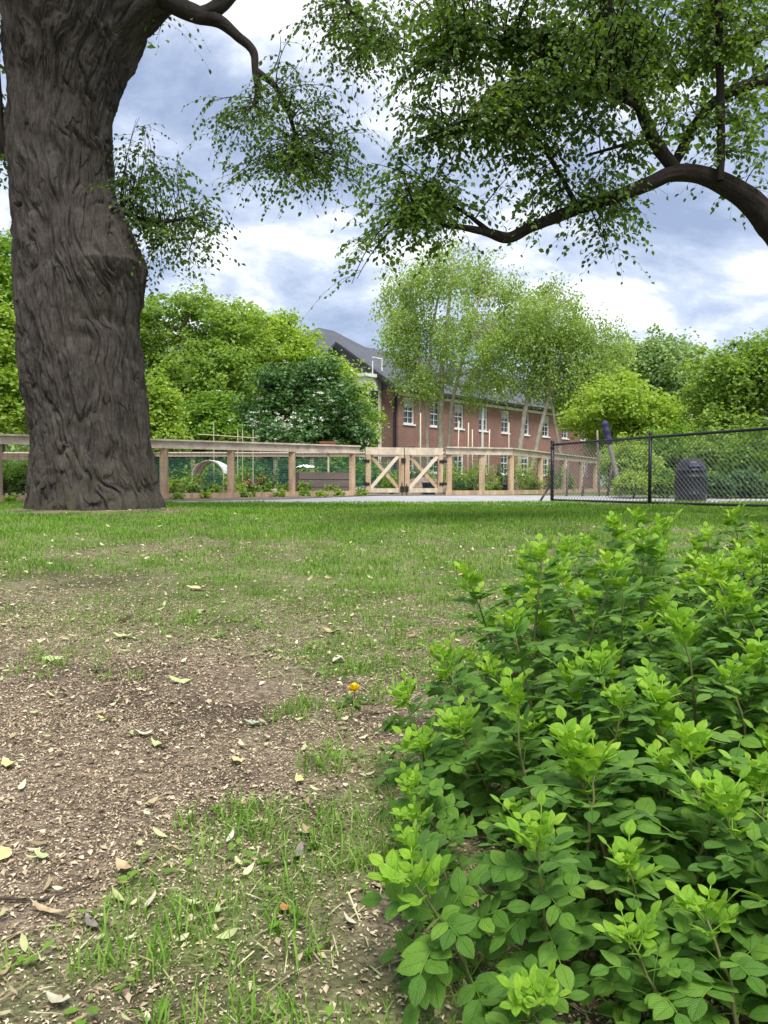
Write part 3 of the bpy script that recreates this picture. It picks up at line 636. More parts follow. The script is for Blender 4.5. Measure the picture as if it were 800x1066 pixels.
def clump_points(blobs, ncl, per, cr, rng, flat=.55, bias=.45, hang=0.0):
    w = np.array([b[1][0] * b[1][2] for b in blobs]); w = w * np.array([b[2] if len(b) > 2 else 1 for b in blobs]); w = w / w.sum()
    ch = rng.choice(len(blobs), ncl, p=w); v = norm(rng.normal(0, 1, (ncl, 3))); rr = rng.random(ncl) ** bias * (1 + .42 * (rng.random(ncl) < .35) * rng.random(ncl))
    cen = np.array([b[0] for b in blobs])[ch]; rad = np.array([b[1] for b in blobs])[ch]
    Cc = cen + v * rad * rr[:, None]
    k = np.repeat(np.arange(ncl), per); cs = cr * rng.uniform(.5, 1.7, ncl)
    off = norm(rng.normal(0, 1, (len(k), 3))) * rng.random((len(k), 1)) ** .4 * 1.5 * cs[k][:, None] * [1, 1, flat]
    off[:, 2] -= .35 * (off[:, 0] ** 2 + off[:, 1] ** 2) / cs[k]
    if hang: off[:, 2] -= np.abs(rng.normal(0, hang, len(k)))
    return Cc, Cc[k] + off, ch

def curve(p0, p1, bend, rng, n=7):
    p0 = np.array(p0, float); p1 = np.array(p1, float); t = np.linspace(0, 1, n)[:, None]; L = np.linalg.norm(p1 - p0)
    m = (p0 + p1) / 2 + rng.normal(0, bend * L, 3) + [0, 0, bend * L * .8]
    return (1 - t) ** 2 * p0 + 2 * t * (1 - t) * m + t ** 2 * p1

def tree(name, label, cat, Y, blobs_px, trunks_px, leaf, ls, ncl, per, cr, seed, bark='bark_far', group=None, depth=1.0, flowers=0, twigs=.5, hang=0.0, droop=.4, bias=.45, r0=None):
    """blobs_px: (px, py, rx, ry[, weight, dY]) of foliage masses as seen at distance Y; trunks_px: polylines of (px, py, radius in px)"""
    rng = np.random.default_rng(seed); s = pxm(Y); blobs = []
    for b in blobs_px:
        dY = b[5] if len(b) > 5 else rng.uniform(-.35, .35) * b[2] * s * 2 * depth
        c = at(b[0], b[1], Y + dY); blobs.append((c, np.array([b[2] * s, b[2] * s * depth, b[3] * s]), b[4] if len(b) > 4 else 1))
    bx_, by_ = trunks_px[0][0][0], Y; base = at(bx_, 505, Y); base[2] = float(ground(base[0], base[1])) - .02
    e = empty(name, base, label, cat, group)
    tm = MB(); limbpts = []
    for tr in trunks_px:
        P = []; R = []
        for (px, py, r) in tr:
            q = at(px, py, Y); P.append(q); R.append(r * s)
        P[0][2] = float(ground(P[0][0], P[0][1])) - .1
        P = np.array(P); t = np.linspace(0, 1, len(P)); tt = np.linspace(0, 1, len(P) * 5)
        P2 = np.stack([np.interp(tt, t, P[:, c]) for c in range(3)], -1); R2 = np.interp(tt, t, R)
        P2 += np.cumsum(rng.normal(0, .012 * s * 20, P2.shape), 0) * [.5, .5, 0]
        R2[0] *= 1.35; R2[1] *= 1.1
        tm.tube(P2 - base, R2, 10); limbpts.append(P2[len(P2) // 3:])
    trunk_pts = np.concatenate(limbpts)
    for (c, r, w) in blobs:
        tp = trunk_pts[np.argmin(np.linalg.norm((trunk_pts - c) * [1, 1, 1.0], axis=1) + .6 * np.maximum(0, trunk_pts[:, 2] - c[2]))]
        P = curve(tp, c, .12, rng, 9); rr = max(trunks_px[0][0][2] * s * .38, .03); tm.tube(P - base, np.linspace(rr, rr * .3, 9), 6); limbpts.append(P)
    allp = np.concatenate(limbpts); Cc, LP, ch = clump_points(blobs, ncl, per, cr * .86, rng, hang=hang, bias=bias)
    LP = LP[LP[:, 2] > base[2] + .03]
    for q in Cc[: int(ncl * twigs)]:
        tp = allp[np.argmin(np.linalg.norm(allp - q, axis=1))]; P = curve(tp, q, .1, rng, 5); tm.tube(P - base, np.linspace(.022, .006, 5) * s / .037 * .8, 3, False)
    tm.build('trunk', M[bark], e, True)
    lm_ = MB(); scatter_leaves(lm_, LP - base, ls, rng, droop)
    lm_.build('crown', M[leaf], e)
    if flowers:
        fm_ = MB(); k = rng.choice(ncl, flowers, p=(lambda v: v / v.sum())(np.exp(-1.2 * (Cc[:, 1] - Cc[:, 1].min())))); th = rng.uniform(0, 2 * PI, flowers)
        nf = 14; P = np.repeat(Cc[k] + rng.normal(0, cr * .7, (flowers, 3)) + [0, -cr * .5, cr * .3], nf, 0) + rng.normal(0, .045, (flowers * nf, 3)) * [1, 1, .35]
        scatter_leaves(fm_, P - base, .07, rng, 0, 2.0); fm_.build('blossom', M['flower_w'], e)
    return e

# left group behind the fence
tree('broadleaf_tree', 'light green spreading tree just right of the old trunk, behind the fence', 'tree', 32,
     [(185, 345, 45, 38), (230, 335, 40, 32), (175, 400, 40, 45), (220, 400, 45, 50), (150, 330, 30, 25), (120, 380, 50, 60), (245, 370, 35, 40), (205, 310, 20, 15, .6)],
     [[(205, 505, 8), (207, 440, 7), (200, 390, 5), (190, 345, 3)], [(205, 500, 5), (222, 430, 5), (236, 380, 3), (240, 340, 2)]], 'leaf_light', .15, 620, 62, .42, 21, group='green trees behind the garden')
tree('broadleaf_tree', 'bright green tree behind the dark flowering shrub, crown sloping down to the right', 'tree', 35,
     [(280, 350, 34, 26), (315, 378, 34, 28), (262, 330, 12, 9, .5), (290, 328, 10, 8, .4), (350, 408, 26, 32), (373, 428, 20, 30), (300, 410, 45, 45), (258, 360, 28, 28), (382, 450, 16, 18), (352, 378, 14, 9, .6)],
     [[(330, 505, 8), (328, 450, 7), (320, 400, 5), (310, 355, 3)]], 'leaf_yel', .15, 560, 62, .42, 22, group='green trees behind the garden')
tree('flowering_shrub', 'large dark green shrub with small white blossoms, behind the fence', 'shrub', 28,
     [(310, 408, 34, 30), (268, 436, 28, 22), (348, 428, 30, 30), (300, 450, 50, 18), (335, 388, 20, 18), (362, 452, 22, 18), (285, 395, 16, 16), (250, 452, 18, 14)],
     [[(310, 508, 4), (308, 465, 4), (305, 420, 2.5)], [(316, 508, 3.5), (330, 460, 3.5), (340, 425, 2)], [(305, 508, 3.5), (285, 460, 3), (275, 430, 2)]], 'leaf_dark', .13, 480, 60, .34, 23, flowers=150)
tree('leafy_shrub', 'yellow green bush beside the old trunk, behind the fence', 'shrub', 25,
     [(165, 425, 20, 35), (150, 450, 25, 25), (180, 452, 14, 16), (160, 400, 10, 14, .6)], [[(165, 508, 3), (165, 450, 2.5), (163, 415, 1.5)]], 'leaf_yel', .12, 170, 55, .27, 24)
tree('leafy_shrub', 'mid green rounded bush between the yellow green bush and the dark shrub', 'shrub', 27,
     [(215, 440, 32, 24), (235, 455, 28, 16), (200, 455, 25, 16), (215, 420, 22, 14)], [[(215, 508, 3), (215, 460, 3), (217, 430, 2)]], 'leaf_mid', .12, 220, 50, .3, 25)
# left of the trunk
tree('broadleaf_tree', 'dark green tall tree rising left of the old trunk', 'tree', 27,
     [(0, 270, 40, 45), (-40, 300, 60, 70), (20, 330, 35, 50), (-20, 380, 50, 60), (45, 380, 40, 60)], [[(-5, 505, 9), (-3, 420, 8), (-5, 340, 5), (-5, 270, 3)]], 'leaf_mid', .14, 560, 60, .42, 26)
tree('leafy_shrub', 'yellow green layered bush at the left edge above the fence rail', 'shrub', 19,
     [(5, 355, 22, 22), (0, 405, 28, 24), (12, 430, 26, 18), (-40, 400, 40, 45), (50, 420, 30, 30), (2, 330, 14, 12)], [[(0, 508, 4), (0, 440, 4), (2, 360, 2)]], 'leaf_yel', .11, 300, 62, .26, 27)
tree('low_hedge', 'low bright green hedge behind the lower fence rail, left edge', 'hedge', 16.6,
     [(10, 497, 26, 14), (-30, 495, 26, 16), (45, 498, 25, 14), (-75, 495, 25, 16), (28, 490, 18, 10)], [[(10, 510, 2), (10, 500, 1.5), (10, 492, 1)]], 'leaf_mid', .065, 240, 60, .13, 28, twigs=.2)
# birches before the building
tree('river_birch', 'tall airy pale green birch with several stems before the brick building', 'tree', 38,
     [(420, 305, 28, 34), (455, 280, 36, 26), (500, 285, 36, 28), (525, 330, 26, 44), (440, 345, 38, 36), (490, 345, 42, 40), (415, 340, 22, 28), (508, 385, 32, 20), (472, 262, 22, 12), (455, 392, 30, 18, .9), (425, 378, 20, 22, .8), (495, 402, 24, 16, .7), (520, 378, 22, 24), (540, 305, 14, 20, .6)],
     [[(460, 505, 3.6), (459, 440, 3.2), (461, 380, 2.6), (468, 320, 1.8), (472, 275, 1)], [(437, 505, 1.6), (438, 420, 1.6), (436, 350, 1.3), (425, 300, .8)], [(446, 505, 1.8), (444, 420, 1.7), (449, 350, 1.3), (460, 290, .8)], [(463, 505, 2), (470, 420, 1.8), (487, 350, 1.4), (505, 290, .8)]],
     'leaf_birch', .12, 700, 46, .42, 31, bark='birch', hang=.35, droop=.9, group='birches before the brick building')
tree('river_birch', 'pale green birch with two crossing pale stems before the right part of the building', 'tree', 36,
     [(575, 320, 34, 30), (605, 350, 34, 34), (560, 355, 30, 34), (620, 385, 34, 26), (585, 385, 40, 28), (575, 298, 18, 12), (640, 365, 20, 22), (550, 330, 20, 30), (598, 408, 28, 18, .9), (545, 388, 18, 20, .7)],
     [[(537, 505, 3), (545, 440, 2.6), (553, 395, 2.2), (560, 350, 1.6), (572, 305, 1)], [(548, 505, 2.6), (562, 450, 2.3), (573, 410, 2), (592, 365, 1.4), (605, 335, .9)], [(590, 505, 1.8), (578, 440, 1.6), (570, 390, 1.3), (566, 340, .8)]],
     'leaf_birch', .12, 600, 46, .42, 32, bark='birch', hang=.35, droop=.9, group='birches before the brick building')
# right side
tree('broadleaf_tree', 'hazy green distant tree between the birch and the right hand tree', 'tree', 66,
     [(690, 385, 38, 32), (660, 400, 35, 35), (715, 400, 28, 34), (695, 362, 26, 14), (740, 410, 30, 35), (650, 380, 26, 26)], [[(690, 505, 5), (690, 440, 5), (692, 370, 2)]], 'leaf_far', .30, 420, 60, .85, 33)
tree('leafy_shrub', 'bright spreading low tree with layered boughs right of the building', 'tree', 33,
     [(640, 412, 34, 20), (670, 425, 34, 20), (610, 432, 22, 14), (655, 440, 36, 16), (695, 435, 22, 16), (645, 396, 20, 10), (625, 450, 20, 16), (680, 455, 30, 18)], [[(660, 508, 5), (658, 450, 4), (650, 415, 2.5)]], 'leaf_yel', .15, 420, 56, .36, 34)
tree('broadleaf_tree', 'green rounded tree rising at the right edge behind the chain link fence', 'tree', 25,
     [(765, 385, 36, 30), (800, 375, 34, 28), (745, 415, 30, 32), (790, 420, 40, 40), (840, 390, 40, 40), (760, 440, 34, 24), (872, 430, 40, 50), (762, 358, 16, 8, .5)], [[(790, 508, 7), (792, 440, 6), (790, 385, 3)], [(796, 505, 5), (830, 430, 4), (845, 385, 2)]], 'leaf_light', .12, 560, 60, .34, 35)
shr = [(655, 478, 26, 26, 'leaf_yel', 'yellow green bush behind the middle post of the chain link fence', 22),
       (700, 465, 30, 28, 'leaf_mid', 'mid green bush behind the black litter bin, left side', 23),
       (745, 470, 30, 28, 'leaf_light', 'light green bush right behind the black litter bin', 22),
       (785, 475, 28, 30, 'leaf_mid', 'mid green bush at the right edge behind the chain link fence', 20),
       (835, 475, 34, 34, 'leaf_light', 'light green bush beyond the right edge of the chain link fence', 20)]
for k, (px, py, rx, ry, lf, lab, Y) in enumerate(shr):
    tree('garden_shrub', lab, 'shrub', Y, [(px, py, rx * .8, ry * .8), (px - rx * .5, py + 8, rx * .6, ry * .6), (px + rx * .5, py + 6, rx * .6, ry * .6), (px, 500, rx, 10)], [[(px, 510, 1.6), (px, 495, 1.5), (px, py, 1)]], lf, .08, 230, 55, .19, 50 + k, group='shrubs behind the chain link fence', twigs=.2)
low = [(660, 500, 20, 11, 'leaf_yel', 'clipped yellow green low bush left of the middle fence post', 17.5), (692, 500, 16, 14, 'leaf_mid', 'rounded low bush just left of the litter bin', 17.5), (745, 503, 16, 12, 'leaf_dark', 'dark rounded low bush touching the litter bin on its right', 17.3),
       (775, 500, 22, 14, 'leaf_dark', 'dark spreading low bush right of the litter bin', 17.8), (812, 500, 26, 14, 'leaf_mid', 'low green bush at the right end of the bed', 17.6)]
for k, (px, py, rx, ry, lf, lab, Y) in enumerate(low):
    tree('low_bush', lab, 'bush', Y, [(px, py, rx * .85, ry * .8), (px - rx * .4, py + 3, rx * .5, ry * .6), (px + rx * .4, py + 3, rx * .5, ry * .6)], [[(px, 514, 1.2), (px, 508, 1), (px, py, .6)]], lf, .06, 130, 55, .12, 60 + k, group='low bushes in the bed behind the chain link fence', twigs=.2)
for k, (px, lf, lab) in enumerate([(75, 'leaf_mid', 'mid green bush behind the rear fence, hidden mostly by the old trunk'), (178, 'leaf_dark', 'dark green bush behind the rear fence, right beside the old trunk'), (238, 'leaf_mid', 'mid green bush behind the rear fence below the cane trellis'),
                                   (298, 'leaf_dark', 'dark green bush behind the rear fence under the flowering shrub'), (360, 'leaf_mid', 'mid green bush behind the rear fence near the gate'), (20, 'leaf_light', 'light green bush behind the rear fence at the left edge')]):
    tree('garden_shrub', lab, 'shrub', 26, [(px, 486, 32, 16), (px - 20, 494, 22, 12), (px + 20, 492, 24, 13)], [[(px, 509, 1.6), (px, 498, 1.4), (px, 485, .8)]], lf, .11, 210, 55, .22, 70 + k, group='shrubs behind the rear fence', twigs=.2)
# far woods closing the view
r_ = np.random.default_rng(77); wm = MB(); n = 52000; xw = r_.uniform(-150, 150, n); yw = 95 + 22 * r_.random(n) - .0015 * xw ** 2 + .0
hw = 8.5 + 3.5 * n2(xw, yw * 0, .09, 4, 70); zw = hw * r_.random(n) ** .6; scatter_leaves(wm, np.stack([xw, yw, zw + .2], -1), .95, r_, .3, .6)
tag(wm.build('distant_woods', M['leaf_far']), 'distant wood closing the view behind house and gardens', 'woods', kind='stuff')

# ------------------------------------------------------------------ near trees: bark tubes with real relief
def resample(P, R, n):
    P = np.asarray(P, float); R = np.asarray(R, float); seg = np.r_[0, np.cumsum(np.linalg.norm(np.diff(P, axis=0), axis=1))]; t = np.linspace(0, seg[-1], n)
    # smooth cubic through the points
    def hermite(y):
        m = np.gradient(y, seg); i = np.clip(np.searchsorted(seg, t, 'right') - 1, 0, len(seg) - 2); h = seg[i + 1] - seg[i]; u = (t - seg[i]) / h
        return (2 * u**3 - 3 * u**2 + 1) * y[i] + (u**3 - 2 * u**2 + u) * h * m[i] + (-2 * u**3 + 3 * u**2) * y[i + 1] + (u**3 - u**2) * h * m[i + 1]
    return np.stack([hermite(P[:, c]) for c in range(3)], -1), hermite(R), t

def bark_tube(mb, P, R, n, m, amp, freq, seed, twist=.3, root=0.0, lump=.05, stretch=.085, extra=None):
    Pc, Rc, t = resample(P, R, n); T = norm(np.gradient(Pc, axis=0))
    ref = np.array([1.0, 0, 0]) if abs(T[:, 2]).mean() > .6 else np.array([0, 1.0, 0])
    B = norm(np.cross(T, ref)); A = np.cross(B, T)
    th = np.arange(m) * 2 * PI / m; TH, TT = np.meshgrid(th, t)
    rad = Rc[:, None] * np.ones(m)[None]
    tw = TH + twist * TT * .35 + .35 * np.sin(TT * 1.1 + seed) * twist
    cx = np.cos(tw) * rad; cy = np.sin(tw) * rad
    w = fbm(np.stack([cx * 1.6, cy * 1.6, TT * .9], -1), 3, seed)
    p = np.stack([cx * freq + w * 1.7, cy * freq + w * 1.7, TT * freq * stretch + w * .35], -1)
    c1 = np.exp(-(vnoise(p, seed + 3) / .15) ** 2); c2 = np.exp(-(vnoise(p * 1.9 + 5.3, seed + 9) / .2) ** 2); c3 = np.exp(-(vnoise(p * [.8, .8, 3.2] + 9.1, seed + 19) / .13) ** 2)
    c4 = np.exp(-(vnoise(np.stack([cx * freq * 2.6 + w * 2.5, cy * freq * 2.6 + w * 2.5, TT * freq * .2], -1), seed + 39) / .22) ** 2)
    q_ = p * [1.0, 1.0, 1.6] * 1.25 + 1.1 * np.stack([w, -w, w * .6], -1) + .35 * np.stack([fbm(p * 2.2, 2, seed + 51), fbm(p * 2.2 + 7, 2, seed + 52), fbm(p * 2.2 + 3, 2, seed + 53) * 1.5], -1)
    qi = np.floor(q_).astype(np.int64); plate = _hash(qi[..., 0], qi[..., 1], qi[..., 2], seed + 29) * 2 - 1
    plate = .6 * plate + .4 * vnoise(p * .75 + 2.2, seed + 29)
    fine = fbm(np.stack([cx * freq * 4, cy * freq * 4, TT * freq * .9], -1), 4, seed + 5)
    big = fbm(np.stack([cx * 1.1, cy * 1.1, TT * .55], -1), 3, seed + 7)
    knob = fbm(np.stack([cx * 2.6, cy * 2.6, TT * 1.6], -1), 2, seed + 8)
    rr = rad + amp * (.6 - 1.25 * c1 - .65 * c2 * (1 - .5 * c1) - .08 * c3 + .36 * fine + .5 * plate - .38 * c4) + rad * lump * (big + .6 * knob)
    if root: rr *= 1 + root * np.exp(-(TT / .32)) * (.4 + .6 * np.cos(5 * TH + 1.1 + .6 * np.sin(TH)) ** 2 * 1.4)
    if extra is not None: rr = rr + extra(TH, Pc[:, 2][:, None] * np.ones(m)[None])
    V = Pc[:, None] + rr[..., None] * (A[:, None] * np.cos(TH)[..., None] + B[:, None] * np.sin(TH)[..., None])
    i = np.arange(n - 1)[:, None] * m; j = np.arange(m)[None]; k = (j + 1) % m
    mb.add(V.reshape(-1, 3), np.stack([i + k, i + j, i + m + j, i + m + k], -1).reshape(-1, 4)); return Pc

# --- the old tree, left
TY = 10.0
old = empty('old_tree', (-3.85, TY, .3), 'massive old tree with deeply furrowed dark bark at the left', 'tree')
OB = np.array([-3.85, TY, .3])
prof = [(540, 34, 166), (531, 34, 165), (516, 34, 162), (486, 34, 159), (455, 36, 154), (430, 32, 152), (395, 25, 149), (354, 22, 145), (314, 20, 140), (283, 19, 134), (243, 17, 126), (202, 15, 117), (152, 10, 115), (101, 13, 119), (60, 8, 132), (20, 5, 150), (-10, 10, 150)]
P = []; R = []
for (py, l, r) in prof:
    q = at((l + r) / 2, py, TY); P.append(q - OB); R.append((r - l) / 2 * pxm(TY) * .955)
kz = [float(at(100, q, TY)[2] - OB[2]) for q in (345, 312, 286, 270, 236, 205)]
def knob(TH, Zz):
    side = np.clip(np.cos(TH + .25), 0, 1) ** 1.6; front = np.clip(np.cos(TH + 1.5), 0, 1) ** 3
    return pxm(TY) * (21 * side * np.interp(Zz, kz, [0, .45, 1.0, .8, .42, 0]) + 5 * front * np.interp(Zz, [1.2, 2.0, 2.6, 3.1], [0, 1, .4, 0]) * np.sin(TH * 3) ** 2)
tb = MB(); bark_tube(tb, P, R, 1150, 860, .040, 8.6, 4, twist=.22, root=.11, lump=.018, extra=knob)
tb.build('trunk', M['bark'], old, True)
def limb(pts, Y, n, m, amp, freq, seed, parent, org, name='limb', matn='bark', lump=.05, twist=.4):
    P = []; R = []
    for q in pts:
        yy = q[3] if len(q) > 3 else Y; P.append(at(q[0], q[1], yy) - org); R.append(q[2] * pxm(yy))
    mb = MB(); Pc = bark_tube(mb, P, R, n, m, amp, freq, seed, twist, 0, lump); mb.build(name, M[matn], parent, True); return Pc + org
L_old = []
L_old.append(limb([(78, 150, 20), (84, 95, 26), (98, 45, 29), (144, -10, 35), (200, -80, 36), (260, -190, 30), (330, -330, 18)], TY - .1, 360, 360, .028, 9, 14, old, OB))
L_old.append(limb([(72, 130, 36), (66, 60, 42), (60, 10, 43), (45, -90, 42), (5, -220, 34), (-40, -380, 20)], TY + .1, 360, 360, .028, 9, 15, old, OB))
L_old.append(limb([(160, -12, 14), (182, 4, 10.5), (205, 15, 8.5), (228, 22, 6.2), (248, 38, 4.8), (264, 54, 4.0), (266, 75, 3.4), (269, 95, 3.6), (264, 112, 2)], TY - .2, 160, 48, .004, 14, 16, old, OB, matn='bark2'))
L_old.append(limb([(205, 16, 7), (225, 9, 8), (240, -6, 8), (265, -40, 8), (300, -110, 6)], TY - .2, 80, 40, .006, 14, 17, old, OB, matn='bark2'))
L_old.append(limb([(30, 190, 6), (2, 145, 6, 9.9), (-6, 90, 7, 9.8), (-14, 30, 9, 9.6), (-30, -60, 9, 9.4)], TY, 80, 48, .008, 12, 18, old, OB, matn='bark2'))
L_old.append(limb([(268, 75, 4), (285, 88, 3), (298, 110, 2.6), (306, 135, 2), (312, 165, 1)], TY - .2, 60, 14, .001, 14, 19, old, OB, 'branch', 'bark2'))
L_old.append(limb([(110, 225, 4), (128, 222, 2.5), (155, 230, 2), (190, 228, 1.5), (215, 222, 1)], TY + .2, 60, 14, .001, 14, 20, old, OB, 'branch', 'bark2'))
L_old.append(limb([(300, -110, 5), (350, -30, 3), (372, 20, 2.2), (400, 45, 1.6), (430, 55, 1)], TY - .6, 60, 14, .001, 14, 29, old, OB, 'branch', 'bark2'))

def sprays(blobs, nodes, org, parent, n_br, per_br, seed, leaf='leaf_over', ls=.055, Ymid=7.0, spread=.45, dropf=.5, brname='foliage'):
    """foliage masses: boughs grow from the nearest limb into each mass, hanging twigs grow from them, leaves alternate along the twigs"""
    rng = np.random.default_rng(seed); bm_, lm_ = MB(), MB(); allp = np.concatenate(nodes); wts = np.array([b[4] * b[2] * b[3] for b in blobs]); wts = wts / wts.sum()
    LPos, LDir = [], []
    for _ in range(n_br):
        b = blobs[rng.choice(len(blobs), p=wts)]; v = norm(rng.normal(0, 1, 3)) * rng.random() ** .4
        yy = b[5] if len(b) > 5 else Ymid
        q = at(b[0] + v[0] * b[2], b[1] + v[2] * b[3], yy + v[1] * b[2] * pxm(yy) * 1.6)
        dd = np.linalg.norm(allp - q, axis=1) + .5 * np.maximum(0, q[2] - allp[:, 2]) * 0 + rng.uniform(0, .5, len(allp))
        tp = allp[np.argmin(dd)]; P = curve(tp, q, .10, rng, 9); L = np.linalg.norm(q - tp)
        bm_.tube(P - org, np.linspace(min(.004 + .006 * L, .016), .0025, 9), 4, False)
        for _k in range(per_br):
            u = rng.uniform(max(0.0, 1 - .75 / max(L, .3)), 1) if L > .3 else rng.uniform(0, 1); s0 = np.array([np.interp(u, np.linspace(0, 1, 9), P[:, c]) for c in range(3)])
            a = rng.uniform(0, 2 * PI); l2 = rng.uniform(.18, .5) * spread / .45; t = np.linspace(0, 1, 6)[:, None]
            dr = np.array([math.cos(a), math.sin(a), rng.uniform(-.3, .35)]); Q = s0 + dr * l2 * t + np.array([0, 0, -1.0]) * l2 * dropf * rng.uniform(.5, 1.6) * t ** 1.8
            bm_.tube(Q - org, np.linspace(.0022, .0009, 6), 3, False)
            nl = rng.integers(6, 12); uu = np.linspace(.12, 1, nl); QP = np.stack([np.interp(uu, t[:, 0], Q[:, c]) for c in range(3)], -1); QT = norm(np.gradient(Q, axis=0)); QT = np.stack([np.interp(uu, t[:, 0], QT[:, c]) for c in range(3)], -1)
            sd = norm(np.cross(QT, [0, 0, 1.0]) + 1e-6) * np.where(np.arange(nl) % 2, 1, -1)[:, None]
            LPos.append(QP + rng.normal(0, .008, QP.shape)); LDir.append(QT * .6 + sd * .8 + np.array([0, 0, -.35]) + rng.normal(0, .25, QP.shape))
    LPos = np.concatenate(LPos); LDir = np.concatenate(LDir); n = len(LPos)
    nr = np.stack([rng.normal(0, .55, n), rng.normal(0, .55, n), np.full(n, .8)], -1)
    inst(lm_, LEAF6[0], LEAF6[1], None, LPos - org, frames(LDir, nr), ls * rng.uniform(.6, 1.25, n))
    bm_.build('twigs', M['bark2'], parent, True); lm_.build(brname, M[leaf], parent)
    return n

nl1 = sprays([(160, 185, 42, 60, .8, 10.2), (140, 150, 28, 40, 1.0, 10.4), (215, 235, 34, 42, .8, 10.2), (190, 275, 32, 32, .8, 10.0), (130, 210, 22, 50, 1.2, 10.4), (165, 250, 40, 40, .6, 10.2)],
      [L_old[6]], OB, old, 85, 5, 81, ls=.062, Ymid=10.2, spread=.6, dropf=.45)
nl2 = sprays([(270, 140, 70, 55, .3, 9.6), (232, 118, 24, 26, .8, 9.6), (320, 120, 60, 80, .5, 9.6), (300, 180, 60, 26, .7, 9.6), (275, 80, 30, 22, .4, 9.7), (345, 45, 60, 65, .9, 9.2), (395, 25, 50, 45, 1.0, 9.0), (355, 160, 34, 50, .8, 9.2), (190, 35, 40, 18, .5, 10.4), (240, 190, 24, 20, .5, 9.5)],
      [L_old[2], L_old[5], L_old[7], L_old[3]], OB, old, 135, 6, 82, ls=.058, Ymid=9.6, spread=.55, dropf=.7)
nl3 = sprays([(-10, 120, 25, 70, 1, 11), (-50, 150, 60, 90, 1, 11), (8, 20, 12, 30, .6, 11)], [L_old[4]], OB, old, 40, 7, 83, ls=.07)
# crown of the old tree above the frame (shades the trunk, real foliage)
rng = np.random.default_rng(90); Cc, LP, _ = clump_points([(np.array([-4.4, 10.5, 11.5]), np.array([4.6, 4.4, 2.6])), (np.array([-7.5, 10.0, 9.6]), np.array([3, 3.5, 2.2])), (np.array([-1.9, 9.8, 10.2]), np.array([2.6, 3.0, 1.6]))], 220, 50, .5, rng)
cm_ = MB(); tw_ = MB(); lp = np.concatenate(L_old[:2]); 
for q in Cc[:90]:
    tp = lp[np.argmin(np.linalg.norm(lp - q, axis=1))]; tw_.tube(curve(tp, q, .1, rng, 7) - OB, np.linspace(.05, .012, 7), 5, False)
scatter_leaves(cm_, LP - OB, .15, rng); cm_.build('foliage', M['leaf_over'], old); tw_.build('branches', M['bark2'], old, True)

# --- the overhanging tree, right (trunk stands outside the picture)
RY = 6.6
RO = at(925, 505, 7.0); RO[2] = float(ground(RO[0], RO[1]))
ov = empty('overhanging_tree', RO, 'tree at the right whose long dark limb and leafy boughs overhang the lawn', 'tree')
LR = []
LR.append(limb([(935, 545, 52, 7), (925, 480, 44, 7), (905, 400, 38, 6.9), (872, 325, 24, 6.8), (838, 275, 18, 6.7), (806, 237, 15), (785, 213, 12.5), (765, 198, 11), (745, 188, 10), (722, 181, 9), (700, 181, 8.4), (678, 190, 7.6), (645, 203, 7), (600, 218, 6.2), (550, 238, 5.5), (527, 247, 5.6), (512, 243, 4.6), (485, 237, 3.2, 6.5), (455, 232, 2.2, 6.4), (430, 215, 1.2, 6.3)], RY, 620, 72, .006, 14, 41, ov, RO, matn='bark2', lump=.035))
LR.append(limb([(712, 184, 6), (700, 172, 6.5), (682, 147, 6.5), (668, 115, 6), (658, 78, 5.5), (642, 32, 4.6), (632, 0, 4), (615, -60, 3)], RY, 200, 40, .004, 16, 42, ov, RO, matn='bark2'))
LR.append(limb([(698, 180, 4.5), (707, 162, 5), (720, 136, 5), (740, 110, 5.2), (762, 95, 5.6), (800, 82, 6.2), (850, 60, 7)], RY + .15, 160, 36, .004, 16, 43, ov, RO, matn='bark2'))
LR.append(limb([(750, 188, 3.5), (751, 150, 4), (750, 90, 4), (749, 30, 3.8), (747, -30, 3.2)], RY - .15, 120, 30, .003, 16, 44, ov, RO, matn='bark2'))
LR.append(limb([(700, 88, 3), (722, 74, 4.2), (750, 62, 4.6), (785, 42, 5), (840, 10, 6)], RY + .3, 120, 30, .003, 16, 45, ov, RO, matn='bark2'))
LR.append(limb([(601, 215, 3), (585, 185, 2.5), (570, 160, 2.2), (552, 130, 1.8), (530, 90, 1.2)], RY, 60, 14, .001, 14, 46, ov, RO, 'branch', 'bark2'))
LR.append(limb([(512, 243, 3), (485, 222, 2), (465, 210, 1.8), (448, 195, 1.2)], RY, 60, 14, .001, 14, 47, ov, RO, 'branch', 'bark2'))
LR.append(limb([(680, 147, 3), (660, 148, 2), (635, 155, 1.8), (610, 162, 1.2)], RY, 60, 14, .001, 14, 48, ov, RO, 'branch', 'bark2'))
LR.append(limb([(655, 70, 4), (620, 45, 3.4), (570, 42, 2.8), (520, 40, 2.2), (465, 45, 1.5)], RY, 80, 16, .001, 14, 49, ov, RO, 'branch', 'bark2'))
LR.append(limb([(668, 112, 4), (630, 95, 3.2), (580, 90, 2.6), (520, 110, 2), (450, 140, 1.4)], RY - .3, 80, 16, .001, 14, 50, ov, RO, 'branch', 'bark2'))
